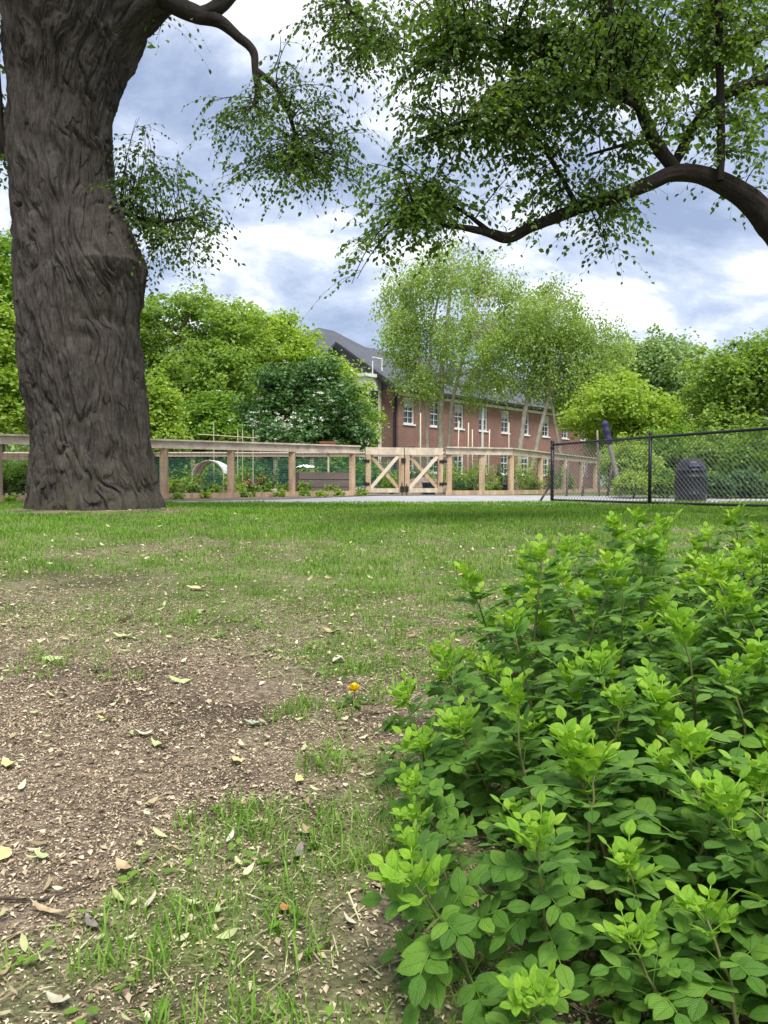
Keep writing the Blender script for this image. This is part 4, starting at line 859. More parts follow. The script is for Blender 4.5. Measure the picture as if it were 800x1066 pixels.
nl4 = sprays([(480, 50, 55, 50, .9), (560, 50, 70, 55, 1.35), (640, 45, 60, 55, 1.35), (710, 35, 60, 45, 1.25), (780, 20, 50, 35, 1.2), (450, 110, 45, 45, .9), (520, 120, 60, 50, 1.2), (595, 115, 55, 40, 1.2),
              (430, 170, 45, 40, .85), (490, 180, 50, 40, .95), (560, 185, 40, 30, .7), (392, 225, 38, 36, .8), (440, 235, 36, 28, .75), (362, 275, 24, 34, .8), (350, 235, 16, 22, .4), (470, 225, 30, 22, .7),
              (632, 165, 40, 24, .6), (600, 200, 40, 16, .5), (640, 222, 20, 28, 1.0), (638, 258, 15, 20, 1.6), (770, 130, 30, 35, .7), (800, 150, 30, 45, .7), (700, 110, 30, 30, .3), (680, 60, 40, 30, 1.0), (480, -20, 70, 40, .8), (640, -30, 120, 40, 1), (430, 20, 25, 30, .4)],
             LR, RO, ov, 365, 9, 84, ls=.050, Ymid=6.6, spread=.42, dropf=.5)
# more of its crown outside the picture
rng = np.random.default_rng(91); Cc, LP, _ = clump_points([(RO + [.5, .2, 6.2], np.array([3.2, 3.2, 2.2])), (RO + [-2.0, .3, 6.6], np.array([2.6, 2.6, 1.0]))], 80, 50, .4, rng)
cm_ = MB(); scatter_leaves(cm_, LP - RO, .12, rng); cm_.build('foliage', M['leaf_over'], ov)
tw_ = MB()
tw_.tube(curve(LR[0][60], RO + [.3, .2, 6.5], .08, rng, 9) - RO, np.linspace(.16, .05, 9), 10, False)
for q in Cc[:60]:
    lp2 = curve(LR[0][60], RO + [.3, .2, 6.5], 0, rng, 12); tp = lp2[np.argmin(np.linalg.norm(lp2 - q, axis=1))]; tw_.tube(curve(tp, q, .1, rng, 6) - RO, np.linspace(.035, .01, 6), 5, False)
tw_.build('branches', M['bark2'], ov, True)

# ------------------------------------------------------------------ brick building
BU = norm(np.array([16.6, 18.7])); B0 = np.array([.9, 48.3]); BZ = .33; rzB = math.atan2(BU[1], BU[0])
bld = empty('brick_building', (B0[0], B0[1], BZ), 'long red brick building with grey slate roof and white framed windows, beyond the garden', 'building', rz=rzB)
def s_of(px):   # distance along the facade where the ray of column px meets it
    k = (px - CX) / F_PX; return (k * B0[1] - B0[0]) / (BU[0] - k * BU[1])
wc = [s_of(p) for p in (426, 453, 478, 503, 526, 547, 568, 588, 607)]; LEN = s_of(622); EZ = 6.3; DEP = 10.0
wins = [(c, z) for c in wc for z in (4.95, 1.9)]; WW, WH = 1.05, 1.62
wm_ = MB(); xsb = sorted([0, LEN] + [c + q * WW / 2 for c in wc for q in (-1, 1)]); zsb = [-.3, 1.9 - WH / 2, 1.9 + WH / 2, 4.95 - WH / 2, 4.95 + WH / 2, EZ]
for a_ in range(len(xsb) - 1):
    for b_ in range(5):
        if a_ % 2 == 1 and b_ in (1, 3): continue
        x0, x1, z0, z1 = xsb[a_], xsb[a_ + 1], zsb[b_], zsb[b_ + 1]; wm_.add([[x0, 0, z0], [x1, 0, z0], [x1, 0, z1], [x0, 0, z1]], [[0, 1, 2, 3]])
for (c, z) in wins:
    for (u, v) in (((-WW / 2, -WH / 2), (WW / 2, -WH / 2)), ((WW / 2, -WH / 2), (WW / 2, WH / 2)), ((WW / 2, WH / 2), (-WW / 2, WH / 2)), ((-WW / 2, WH / 2), (-WW / 2, -WH / 2))):
        wm_.add([[c + u[0], 0, z + u[1]], [c + v[0], 0, z + v[1]], [c + v[0], .22, z + v[1]], [c + u[0], .22, z + u[1]]], [[0, 1, 2, 3]])
RZ = EZ + 3.15
wm_.add([[0, 0, -.3], [0, DEP, -.3], [0, DEP, EZ], [0, DEP / 2, RZ], [0, 0, EZ]], [[0, 4, 2, 1]])
wm_.add([[LEN, 0, -.3], [LEN, DEP, -.3], [LEN, DEP, EZ], [LEN, DEP / 2, RZ], [LEN, 0, EZ]], [[0, 1, 2, 4]], [[4, 2, 3]])
wm_.add([[0, DEP, -.3], [LEN, DEP, -.3], [LEN, DEP, EZ], [0, DEP, EZ]], [[0, 3, 2, 1]])
wm_.build('wall', M['brick'], bld)
MB().add([[0, 0, EZ], [0, DEP / 2, RZ], [0, DEP, EZ]], None, [[0, 1, 2]]).build('gable_end', M['slate'], bld)
def window(c, z, w, h, y=0.12, parent=bld):
    f = MB(); t = .075
    f.bx([c - w / 2 + .002, y - .05, z - h / 2], [c - w / 2 + t, y + .08, z + h / 2]); f.bx([c + w / 2 - t, y - .05, z - h / 2], [c + w / 2 - .002, y + .08, z + h / 2])
    f.bx([c - w / 2 + t, y - .05, z + h / 2 - t], [c + w / 2 - t, y + .08, z + h / 2 - .002]); f.bx([c - w / 2 + t, y - .05, z - h / 2 + .002], [c + w / 2 - t, y + .08, z - h / 2 + t])
    f.bx([c - w / 2 + t, y - .03, z - .03], [c + w / 2 - t, y + .05, z + .03]); f.bx([c - .014, y - .01, z - h / 2 + t], [c + .014, y + .03, z - .03]); f.bx([c - .014, y - .01, z + .03], [c + .014, y + .03, z + h / 2 - t])
    for s_ in (-.25, .25): f.bx([c - w / 2 + t, y - .012, z + s_ * h - .012], [c - .014, y + .028, z + s_ * h + .012]); f.bx([c + .014, y - .012, z + s_ * h - .012], [c + w / 2 - t, y + .028, z + s_ * h + .012])
    wn = f.build('window', M['trim'], parent)
    MB().add([[c - w / 2 + .03, y + .055, z - h / 2 + .03], [c + w / 2 - .03, y + .055, z - h / 2 + .03], [c + w / 2 - .03, y + .055, z + h / 2 - .03], [c - w / 2 + .03, y + .055, z + h / 2 - .03]], [[0, 1, 2, 3]]).build('pane', M['glass'], wn)
    MB().bx([c - w / 2 - .08, -.07, z - h / 2 - .10], [c + w / 2 + .08, .10, z - h / 2 - .003]).build('sill', M['trim'], wn)
for iw, (c, z) in enumerate(wins):
    window(c, z, WW, WH)
    if iw % 4 in (0, 3) or iw == 6:
        bh = [.5, .3, .7, .4][iw % 4]; MB().bx([c - WW / 2 + .08, .171, z + WH / 2 - .08 - WH * bh * .6], [c + WW / 2 - .08, .173, z + WH / 2 - .08]).build('window_blind', M['blind'], bld)
rf = MB(); oh = .45; k_ = 3.15 / (DEP / 2); th_ = .18
for (sg) in (0, 1):
    ya, yb = (-oh, DEP / 2) if sg == 0 else (DEP + oh, DEP / 2); za = EZ + .10 - oh * k_; zb = RZ + .10
    for dz in (0,):
        v = [[-.5, ya, za], [LEN + .5, ya, za], [LEN + .5, yb, zb], [-.5, yb, zb]]; w_ = [[p[0], p[1], p[2] + th_] for p in v]
        rf.add(v + w_, [[0, 1, 2, 3], [4, 7, 6, 5], [0, 4, 5, 1], [0, 3, 7, 4], [1, 5, 6, 2]])
rf.build('roof', M['slate'], bld)
MB().bx([-.55, -oh - .16, EZ - .22], [LEN + .55, -oh - .01, EZ - .02]).build('gutter', M['gutter'], bld)
MB().bx([-.02, -.12, EZ - .42], [LEN + .02, -.005, EZ - .24]).build('cornice', M['trim'], bld)
rk = MB(); rk.beam([-.56, -oh, EZ - .25], [-.56, DEP / 2, RZ + .02], .10, .30); rk.build('rake_board', M['gutter'], bld)
MB().bx([-.16, .15, -.2], [-.02, .3, EZ - .1]).build('downspout', M['gutter'], bld)
MB().bx([9.0, -.15, -.2], [9.1, -.03, EZ - .4]).build('downspout', M['trim'], bld)
for px in (522, 598, 470):
    s_ = s_of(px) + 1.0; dm = MB(); dm.bx([s_ - .75, .9, 6.6], [s_ + .75, 3.2, 8.0]); d_ = dm.build('dormer', M['trim'], bld)
    MB().add([[s_ - .95, .7, 7.95], [s_ + .95, .7, 7.95], [s_, .7, 8.55], [s_ - .95, 3.8, 7.95], [s_ + .95, 3.8, 7.95], [s_, 3.8, 8.55]], [[0, 2, 5, 3], [1, 4, 5, 2], [0, 3, 4, 1]], [[0, 1, 2]]).build('dormer_roof', M['slate'], d_)
    MB().add([[s_ - .4, .885, 6.95], [s_ + .4, .885, 6.95], [s_ + .4, .885, 7.8], [s_ - .4, .885, 7.8]], [[0, 1, 2, 3]]).build('pane', M['glass'], d_)
# white stair bay on the gable end, tall slate roofed wing behind
bay = MB(); bay.bx([-1.5, 1.4, -.2], [-.02, 4.4, 7.0]); by_ = bay.build('stair_bay', M['trim'], bld)
MB().bx([-1.65, 1.25, 7.0], [.0, 4.55, 7.2]).build('bay_cornice', M['trim'], by_)
MB().bx([-1.2, 1.385, 4.2], [-.35, 1.399, 6.2]).build('pane', M['glass'], by_)
MB().bx([-1.2, 1.385, 1.2], [-.35, 1.399, 3.2]).build('pane', M['glass'], by_)
fr = MB(); fr.bx([-1.0, 1.26, 7.2], [-.95, 1.31, 8.0]); fr.bx([-.15, 1.25, 7.2], [-.08, 1.32, 8.2]); fr.bx([-1.0, 1.25, 8.2], [-.08, 1.32, 8.26]); fr.build('dormer_trim', M['trim'], by_)  # thin white bars standing for a dormer's corner trim, set on the bay
wg = MB(); wg.bx([-1, 10.3, -.3], [20, 23, 8.0]); wg.build('wing_wall', M['brick'], bld)
wr = MB().add([[-1.6, 9.7, 8.0], [20.6, 9.7, 8.0], [20.6, 23.6, 8.0], [-1.6, 23.6, 8.0], [8.6, 16.2, 13.5], [10.4, 16.2, 13.5]], [[0, 1, 5, 4], [2, 3, 4, 5], [0, 3, 2, 1]], [[1, 2, 5], [3, 0, 4]]); wr.build('wing_roof', M['slate'], bld)

# ------------------------------------------------------------------ wooden garden fence
def seg_hit(px, a, b_):
    k = (px - CX) / F_PX; a = np.array(a, float); d = np.array(b_, float) - a; t = (k * a[1] - a[0]) / (d[0] - k * d[1]); return a + d * t
FA, FB = (-9.2, 14.0), (-.62, 19.6); FG0, FG1 = (-.50, 19.66), (1.52, 20.1); FC, FD = (3.42, 20.8), (9.3, 31.2)
TOPZ = 1.56
def gz(p): return float(ground(p[0], p[1]))
def fence_run(e, org, pts, posts, top, railmat, postmat, wire, railh=.16, pw=.15, wsp=.10, base=True, wr_=.0022):
    rl = MB(); 
    for a, b_ in zip(pts[:-1], pts[1:]):
        rl.beam([a[0] - org[0], a[1] - org[1] - .0, top - railh / 2 - org[2]], [b_[0] - org[0], b_[1] - org[1], top - railh / 2 - org[2]], .045, railh)
    rl.build('top_rail', M[railmat], e)
    cp = MB()
    for a, b_ in zip(pts[:-1], pts[1:]): cp.beam([a[0] - org[0], a[1] - org[1], top + .02 - org[2]], [b_[0] - org[0], b_[1] - org[1], top + .02 - org[2]], .15, .035)
    cp.build('cap_board', M[railmat], e)
    for p in posts:
        z0 = gz(p) - .1; dd = .10
        q = MB().bx([p[0] - org[0] - pw / 2, p[1] - org[1] - pw / 2 + dd, z0 - org[2]], [p[0] - org[0] + pw / 2, p[1] - org[1] + pw / 2 + dd, top - .01 - org[2]]); q.build('post', M[postmat], e)
    if base:
        bb = MB()
        for a, b_ in zip(pts[:-1], pts[1:]): bb.beam([a[0] - org[0], a[1] - org[1], gz(a) + .07 - org[2]], [b_[0] - org[0], b_[1] - org[1], gz(b_) + .07 - org[2]], .04, .12)
        bb.build('base_board', M['wood'], e)
    wm2 = MB()
    for a, b_ in zip(pts[:-1], pts[1:]):
        a = np.array(a, float); b_ = np.array(b_, float); L = np.linalg.norm(b_ - a); n = int(L / wsp)
        for t in (np.arange(n) + .5) / n:
            p = a + (b_ - a) * t; wm2.tube([[p[0] - org[0], p[1] - org[1] + .03, gz(p) + .1 - org[2]], [p[0] - org[0], p[1] - org[1] + .03, top - .1 - org[2]]], wr_, 3, False)
        for z in np.arange(.2, 1.1, wsp): wm2.tube([[a[0] - org[0], a[1] - org[1] + .03, gz(a) + z - org[2]], [b_[0] - org[0], b_[1] - org[1] + .03, gz(b_) + z - org[2]]], wr_, 3, False)
    wm2.build('wire_mesh', M[wire], e)

o1 = (-3.5, 17.7, .3); f1 = empty('garden_fence', o1, 'wooden garden fence with wire infill left of the double gate', 'fence')
lp = [seg_hit(p, FA, FB) for p in (-140, -70, -5, 55, 112, 170, 240, 304)] + [np.array([-.80, 19.48])]
fence_run(f1, o1, [FA, FB], lp, TOPZ, 'wood_pale', 'wood', 'wire')
MB().beam(np.array([-7.6, 15.15, 1.16]) - o1, np.array([-5.6, 16.45, 1.16]) - o1, .04, .12).build('middle_rail', M['wood'], f1)
o2 = (3.4, 21, .33); f2 = empty('garden_fence', o2, 'wooden garden fence with wire infill running back right of the double gate', 'fence')
rp = [np.array([1.70, 20.16])] + [seg_hit(502, (1.6, 20.12), FC)] + [np.array(FC)] + [seg_hit(p, FC, FD) for p in (563, 587, 605, 620, 634)]
fence_run(f2, o2, [(1.6, 20.12), FC, FD], rp, TOPZ, 'wood_pale', 'wood', 'wire')
o3 = (-3, 24.4, .33); f3 = empty('back_fence', o3, 'thin railed rear garden fence with green netting, seen through the front fence', 'fence')
bp_ = [np.array(gx(p, 24.4)) for p in (-120, -20, 70, 140, 201, 287, 325, 405, 470)]
fence_run(f3, o3, [gx(-180, 24.4), gx(480, 24.4)], bp_, 1.60, 'wood_new', 'wood_pale', 'wire_green', railh=.10, pw=.12, wsp=.055, base=False, wr_=.0065)
# the two gate leaves
def gate(a, b_, label, flip):
    a = np.array([a[0], a[1]]); b_ = np.array([b_[0], b_[1]]); L = np.linalg.norm(b_ - a); rz = math.atan2(b_[1] - a[1], b_[0] - a[0]); z0 = .33
    e = empty('wooden_gate', (a[0], a[1], z0), label, 'gate', 'gate leaves of the garden fence', rz); H = TOPZ - z0 - .02; s = .13
    MB().bx([0, -.045, .08], [s, .045, H - .17]).build('stile', M['wood'], e); MB().bx([L - s, -.045, .08], [L, .045, H - .17]).build('stile', M['wood'], e)
    MB().bx([0, -.05, H - .168], [L, .05, H + .02]).build('top_rail', M['wood_pale'], e); MB().bx([s + .002, -.04, .08], [L - s - .002, .04, .19]).build('bottom_rail', M['wood_pale'], e)
    p0, p1 = [s, -.015, .19], [L - s, -.015, H - .18]; MB().beam(p0, p1, .035, .085).build('brace', M['wood_new'], e)
    MB().beam([s, .025, H - .18], [L - s, .025, .19], .035, .085).build('brace', M['wood'], e)
    x_ = .0 if not flip else L
    for z in (.30, .88):
        h_ = MB(); h_.bx([x_ - .10, -.062, z - .035], [x_ + .10, -.047, z + .035]); h_.tube([[x_, -.07, z - .06], [x_, -.07, z + .06]], .014, 8); h_.build('hinge', M['black'], e)
    g_ = MB(); n = int((L - 2 * s) / .08)
    for k in range(n + 1): x = s + (L - 2 * s) * k / n; g_.tube([[x, .05, .12], [x, .05, H - .1]], .0018, 3, False)
    for z in np.arange(.2, H - .1, .1): g_.tube([[s, .05, z], [L - s, .05, z]], .0018, 3, False)
    g_.build('wire_mesh', M['wire'], e)
    xl = L - .05 if not flip else .05; lt = MB(); lt.tube([[xl, -.065, -.0], [xl, -.065, .30 if flip else .34]], .012, 8); lt.bx([xl - .045, -.08, .10], [xl + .045, -.046, .24]); lt.build('drop_bolt', M['black'], e)
    if not flip: MB().bx([L - .07, -.075, .84], [L + .04, -.048, .96]).build('latch', M['black'], e)
gm_ = np.array([(FG0[0] + FG1[0]) / 2, (FG0[1] + FG1[1]) / 2]); ud = norm(np.array(FG1) - np.array(FG0))
gate(np.array(FG0) + ud * .03, gm_ - ud * .012, 'left leaf of the wooden garden gate with pale cross brace', False)
gate(gm_ + ud * .012, np.array(FG1) - ud * .0, 'right leaf of the wooden garden gate with pale cross brace', True)

# ------------------------------------------------------------------ things in the garden
def lp3(px, py, Y): q = at(px, py, Y); return q
bx0 = at(336, 505, 20.9); e = empty('raised_bed', (bx0[0], 20.9, .335), 'raised bed of weathered grey boards behind the fence, left of the gate', 'planter', rz=.35)
for k in range(3): MB().bx([-.72, -.3, .02 + k * .2], [.72, -.25, .205 + k * .2]).build('board', M['wood_grey'], e)
for k in range(3): MB().bx([-.72, .55, .02 + k * .2], [.72, .6, .205 + k * .2]).build('board', M['wood_grey'], e)
for s_ in (-.72, .67): MB().bx([s_, -.245, .02], [s_ + .05, .545, .605]).build('end_board', M['wood_grey'], e)
MB().bx([-.66, -.24, .1], [.66, .54, .54]).build('soil', M['soil'], e)
def cloth(px, py, Y, w, h, d, label, seed):
    q = at(px, py, Y); u = np.linspace(0, 1, 26); U, V_ = np.meshgrid(u, u); r = np.sqrt(((U - .5) * 2) ** 2 + ((V_ - .5) * 2) ** 2)
    z = h * np.sqrt(np.clip(1 - r ** 2.2 * .9, 0, 1)) + .04 * fbm(np.stack([U * 5, V_ * 5, U * 0 + seed], -1), 3, seed)
    P = np.stack([(U - .5) * w, (V_ - .5) * d, z], -1); i = np.arange(25)[:, None] * 26; j = np.arange(25)[None]
    o = MB().add(P.reshape(-1, 3), np.stack([i + j, i + j + 1, i + j + 27, i + j + 26], -1).reshape(-1, 4)).build('white_cover', M['white_cloth'], smooth=True); o.location = (q[0], Y, q[2]); tag(o, label, 'cover', 'white covers in the garden'); return o
# tall cold frame with a white top
def hooped(px, Y, w, label):
    q = at(px, 505, Y); e = empty('row_tunnel', (q[0], Y, .335), label, 'row cover'); a = np.linspace(0, PI, 14)
    for yy in (-.5, 0, .5): MB().tube(np.stack([np.cos(a) * w / 2, a * 0 + yy, .5 + np.sin(a) * .42], -1), .014, 6).build('hoop', M['bamboo'], e)
    c = MB(); aa = np.linspace(.18, PI - .18, 14); yv = np.linspace(-.52, .52, 10); A, YY = np.meshgrid(aa, yv)
    P = np.stack([np.cos(A) * (w / 2 + .02), YY, .5 + np.sin(A) * .44 + .01 * np.sin(YY * 14 + A * 9)], -1); i = np.arange(9)[:, None] * 14; j = np.arange(13)[None]
    c.add(P.reshape(-1, 3), np.stack([i + j, i + j + 1, i + j + 15, i + j + 14], -1).reshape(-1, 4)); c.build('cover', M['white_cloth'], e, True)
    l = MB()
    for sx in (-1, 1):
        for yy in (-.5, .5): l.tube([[sx * w / 2, yy, 0], [sx * w / 2, yy, .5]], .016, 6)
    l.build('leg', M['bamboo'], e)
hooped(221, 21.3, .85, 'white arched row cover behind the fence, right of the old trunk')
cloth(318, 487, 20.75, .5, .07, .4, 'white folded cloth on the left end of the raised bed', 3)
def pot(px, Y, r, h, mt, name, label, cat, zoff=.335):
    q = at(px, 505, Y); return tag(_pot(q, Y, r, h, mt, name, zoff), label, cat)
def _pot(q, Y, r, h, mt, name, zoff):
    o = MB().lathe([0, 0, 0], [(0.001, 0), (r * .8, 0), (r, h), (r * 1.06, h), (r * 1.06, h - .03), (r * .95, h - .03), (r * .9, h - .06), (.001, h - .06)], 18).build(name, M[mt], smooth=False); o.location = (q[0], Y, zoff); return o
pot(525, 22.2, .22, .28, 'teal_can', 'plant_tub', 'dark tub standing behind the right hand fence', 'tub')
pot(287, 20.4, .10, .16, 'white_cloth', 'small_bucket', 'small white bucket at the foot of the fence left of the gate', 'bucket')
pot(447, 21.6, .2, .34, 'teal_can', 'plant_tub', 'dark tub standing behind the right gate leaf', 'tub')
def garden_plant(px, Y, h, w, lf, label, seed, n=260, flower=None, group='small plants in the garden beds'):
    rng = np.random.default_rng(seed); q = at(px, 505, Y); z0 = float(ground(q[0], Y)); e = empty('garden_plant', (q[0], Y, z0), label, 'plant', group); st = MB(); LPp = []
    for k in range(max(4, int(w * 22))):
        a = rng.uniform(0, 2 * PI); r = w / 2 * rng.random() ** .5; hh = h * rng.uniform(.55, 1.05); P = curve([r * .4 * math.cos(a), r * .4 * math.sin(a), 0], [r * math.cos(a), r * math.sin(a), hh], .06, rng, 6); st.tube(P, np.linspace(.006, .002, 6), 4, False)
        u = rng.uniform(.2, 1, n // max(4, int(w * 22))); LPp.append(np.stack([np.interp(u, np.linspace(0, 1, 6), P[:, c]) for c in range(3)], -1) + rng.normal(0, .035, (len(u), 3)))
    st.build('stems', M['stem'], e); LPp = np.concatenate(LPp); LPp[:, 2] = np.maximum(LPp[:, 2], .02); lm_ = MB(); scatter_leaves(lm_, LPp, .075, rng, .3); lm_.build('leaves', M[lf], e)
    if flower:
        fm_ = MB(); P = LPp[LPp[:, 2] > h * .55][:70]; scatter_leaves(fm_, P + [0, 0, .04], .06, rng, 0, 2); fm_.build('blossom', M[flower], e)
gp = [(178, 19.0, .45, .5, 'leaf_yel', 'yellow green leafy plant at the fence foot just right of the old trunk', None), (197, 19.4, .35, .5, 'leaf_light', 'light green low plant left of the first fence post', None), (222, 19.8, .35, .45, 'leaf_mid', 'mid green plant under the white arched cover', None),
      (262, 19.8, .42, .45, 'leaf_light', 'plant with pink flowers behind the fence between two posts', 'pink'), (275, 20.4, .5, .4, 'leaf_mid', 'plant with red flowers next to the pink flowered plant', 'red'), (251, 19.3, .3, .35, 'leaf_yel', 'yellowish low plant right beside the fence post', None),
      (297, 19.2, .3, .4, 'leaf_yel', 'small yellow green plant left of the raised bed', None), (318, 19.8, .35, .4, 'leaf_light', 'light green plant in front of the raised bed', None), (346, 19.9, .28, .45, 'leaf_birch', 'pale seedling plant before the raised bed, near the gate', None),
      (475, 21.6, .85, .7, 'leaf_light', 'tall light green plant right behind the gate post', None), (492, 22.3, .95, .8, 'leaf_mid', 'tall mid green plant behind the fence right of the gate', None), (484, 21.3, .5, .6, 'leaf_dark', 'dark green plant low between the tall garden plants', None),
      (514, 21.7, .4, .6, 'leaf_light', 'light green plant left of the dark tub', None), (550, 24.0, 1.1, 1.0, 'leaf_yel', 'large bright yellow green plant behind the right hand fence', None), (553, 23.2, .5, .9, 'leaf_light', 'light green plant at the foot of the bright yellow green plant', None),
      (410, 22.5, .5, .6, 'leaf_mid', 'mid green plant seen through the left gate leaf', None), (345, 22.6, .9, .6, 'leaf_dark', 'dark plant behind the raised bed', None), (180, 22.5, .8, .9, 'leaf_dark', 'dark green plant behind the fence beside the old trunk', None),
      (250, 22.8, .8, .9, 'leaf_mid', 'leafy plant in front of the rear fence, right of the arched cover', None), (590, 26, .8, .8, 'leaf_mid', 'green plant behind the fence near the leaning post', None)]
gp += [(205, 22.6, .9, .7, 'leaf_light', 'tall pale green plant behind the second fence post', None), (320, 22.4, .85, .7, 'leaf_light', 'tall pale green plant behind the white folded cloth', None), (278, 23.0, .95, .8, 'leaf_dark', 'dark tall plant behind the red flowered plant', None),
       (400, 23.4, .7, .7, 'leaf_light', 'pale green plant seen through the upper left gate leaf', None), (430, 23.2, .8, .8, 'leaf_dark', 'dark green plant seen between the two gate leaves', None), (456, 23.0, .9, .7, 'leaf_birch', 'greyish green plant behind the right gate hinge', None),
       (505, 23.6, 1.0, .8, 'leaf_birch', 'tall greyish green plant right of the gate against the brick wall', None), (528, 24.2, 1.0, .8, 'leaf_dark', 'dark green plant above the dark tub', None), (575, 25.0, 1.0, .9, 'leaf_light', 'tall light green plant left of the chain link end post', None),
       (240, 20.8, .55, .5, 'leaf_birch', 'pale plant right of the white arched cover', None), (192, 20.4, .5, .5, 'leaf_mid', 'mid green plant left of the white arched cover', None)]
for k, (px, Y, h, w, lf, lab, fw) in enumerate(gp): garden_plant(px, Y, h, w, lf, lab, 200 + k, int(300 * w / .4), fw)
# weeds in the mulch border before the fence
for k, (px, Y) in enumerate([(185, 16.9), (215, 17.3), (258, 17.9), (292, 18.1), (318, 18.5), (335, 18.2), (352, 18.7), (12, 15.0), (378, 18.9)]):
    garden_plant(px, Y, .16, .3, 'leaf_yel' if k % 2 else 'leaf_light', 'low weed growing in the mulch in front of the fence', 240 + k, 120, None, 'weeds in the mulch before the fence')
# cane trellis and stakes
e = empty('cane_trellis', (*at(235, 505, 22.0)[:2], .335), 'thin cane trellis rising above the fence rail beside the arched cover', 'trellis'); tr = at(235, 505, 22.0)
for px in (222, 247, 252, 263): q = at(px, 440 if px == 222 else 447, 22.0) - [tr[0], 22.0, .335]; MB().tube([[q[0], .05, 0], [q[0] + .02, 0, q[2]]], .012, 6).build('upright', M['bamboo'], e)
a, b_ = at(206, 452, 22.0) - [tr[0], 22.0, .335], at(268, 456, 22.0) - [tr[0], 22.0, .335]; MB().tube([a, b_], .012, 6).build('crossbar', M['bamboo'], e)
stk = [(438, 430, 438, 23, 'tall thin wooden stake rising behind the left gate leaf'), (488, 440, 487, 24, 'wooden stake right of the gate, before the brick wall'), (492, 447, 492, 24, 'shorter stake next to the wooden stake right of the gate'), (510, 447, 508, 25, 'tilted pale stake behind the right hand fence'), (478, 438, 476, 24, 'thin stake behind the gate post'), (530, 440, 530, 26, 'thin stake behind the corner of the fence')]
for (px, py, pb, Y, lab) in stk:
    b0 = at(pb, 505, Y); b0[2] = .33; t_ = at(px, py, Y) - b0; o = MB().tube([[0, 0, -.05], t_ * .5, t_], [.022, .02, .018], 7).build('garden_stake', M['bamboo'], smooth=True); o.location = b0; tag(o, lab, 'stake', 'stakes in the garden')
q = at(342, 460, 22.3); e = empty('bird_house', (q[0], 22.3, .335), 'small brown wooden box on a post above the fence rail', 'nest box')
MB().tube([[0, 0, 0], [0, 0, 1.2]], .03, 8).build('post', M['wood_pale'], e); MB().bx([-.22, -.1, 1.2], [.22, .1, 1.48]).build('box', M['wood'], e); MB().bx([-.25, -.14, 1.482], [.25, .14, 1.51]).build('roof', M['red'], e)
q = at(412, 440, 23.0); 
# brown mound of compost behind the gate
q = at(440, 505, 22.8); r_ = np.random.default_rng(5); cmb = MB(); cmb.lathe([0, 0, 0], [(1.05, -.02), (.9, .15), (.65, .33), (.35, .45), (.05, .5)], 24, lambda th, z: 1 + .08 * np.sin(3 * th + z * 5) + .05 * np.sin(7 * th)); o = cmb.build('compost_heap', M['mulch'], smooth=True); o.location = (q[0], 22.8, .335); tag(o, 'brown heap of compost behind the right gate leaf', 'heap')
# leaning post wrapped in navy fabric, with dark stakes beside it
LY = 18.2; b0 = at(648, 519, LY); b0[2] = gz(b0); tp = at(629, 438, LY) - b0
e = empty('leaning_post', b0, 'leaning grey post wrapped in dark navy fabric at its top, behind the chain link fence', 'post')
t = np.linspace(0, 1, 14)[:, None]; MB().tube(np.array([0, 0, -.05]) + (tp * .74) * t, np.linspace(.07, .045, 14), 10).build('post', M['post_grey'], e, True)
t = np.linspace(.70, 1, 16); rr = .082 + .01 * np.sin(t * 60); rr[-1] = .03; rr[-2] = .07; MB().tube(tp[None] * t[:, None], rr, 12).build('wrapping', M['navy'], e, True)
for k, (p0, p1, pt, lab) in enumerate([(606, 519, (612, 478), 'dark stake leaning right, farthest left behind the chain link fence'), (624, 519, (622, 448), 'tall dark upright stake left of the leaning post'), (632, 519, (640, 470), 'dark stake leaning against the leaning post'), (590, 519, (592, 482), 'short dark stake near the end post of the chain link fence')]):
    b0 = at(p0, p1, LY + .3); b0[2] = gz(b0); o = MB().tube([[0, 0, -.05], (at(pt[0], pt[1], LY + .3) - b0) * .5, at(pt[0], pt[1], LY + .3) - b0], [.028, .026, .022], 8).build('dark_stake', M['post_grey' if k == 1 else 'wood_grey'], smooth=True); o.location = b0; tag(o, lab, 'stake', 'dark stakes behind the chain link fence')

# litter bin
LBY = 15.6; q = at(719, 521, LBY); zb = gz(q); e = empty('litter_bin', (q[0], LBY, zb), 'black litter bin with domed lid and side opening behind the chain link fence', 'litter bin'); u = pxm(LBY); Hh = (521 - 474) * u * .985; rB = 15.5 * u
MB().lathe([0, 0, 0], [(.01, 0), (rB * .97, 0), (rB, .03), (rB, Hh * .17), (rB * 1.03, Hh * .18), (rB * 1.03, Hh * .2), (rB, Hh * .21), (rB * .99, Hh * .55), (rB * 1.03, Hh * .56), (rB * 1.03, Hh * .585), (rB * .99, Hh * .6), (rB * .985, Hh * .70)], 36).build('body', M['plastic'], e, True)
MB().lathe([0, 0, 0], [(rB * 1.05, Hh * .70), (rB * 1.06, Hh * .73), (rB * 1.0, Hh * .74), (rB * .93, Hh * .78), (rB * .84, Hh * .88), (rB * .66, Hh * .95), (rB * .4, Hh * .99), (.005, Hh)], 36).build('lid', M['plastic'], e, True)
MB().lathe([0, 0, 0], [(rB * 1.0, Hh * .70), (rB * 1.09, Hh * .70), (rB * 1.09, Hh * .725), (rB * 1.0, Hh * .728)], 36).build('rim', M['black'], e)
mm_ = MB(); mm_.box([-.02, -rB * .90, Hh * .83], [rB * .8, .05, Hh * .09], rot=[[1, 0, 0], [0, math.cos(-.35), -math.sin(-.35)], [0, math.sin(-.35), math.cos(-.35)]]); mm_.build('flap', M['navy'], e)
mm_ = MB()
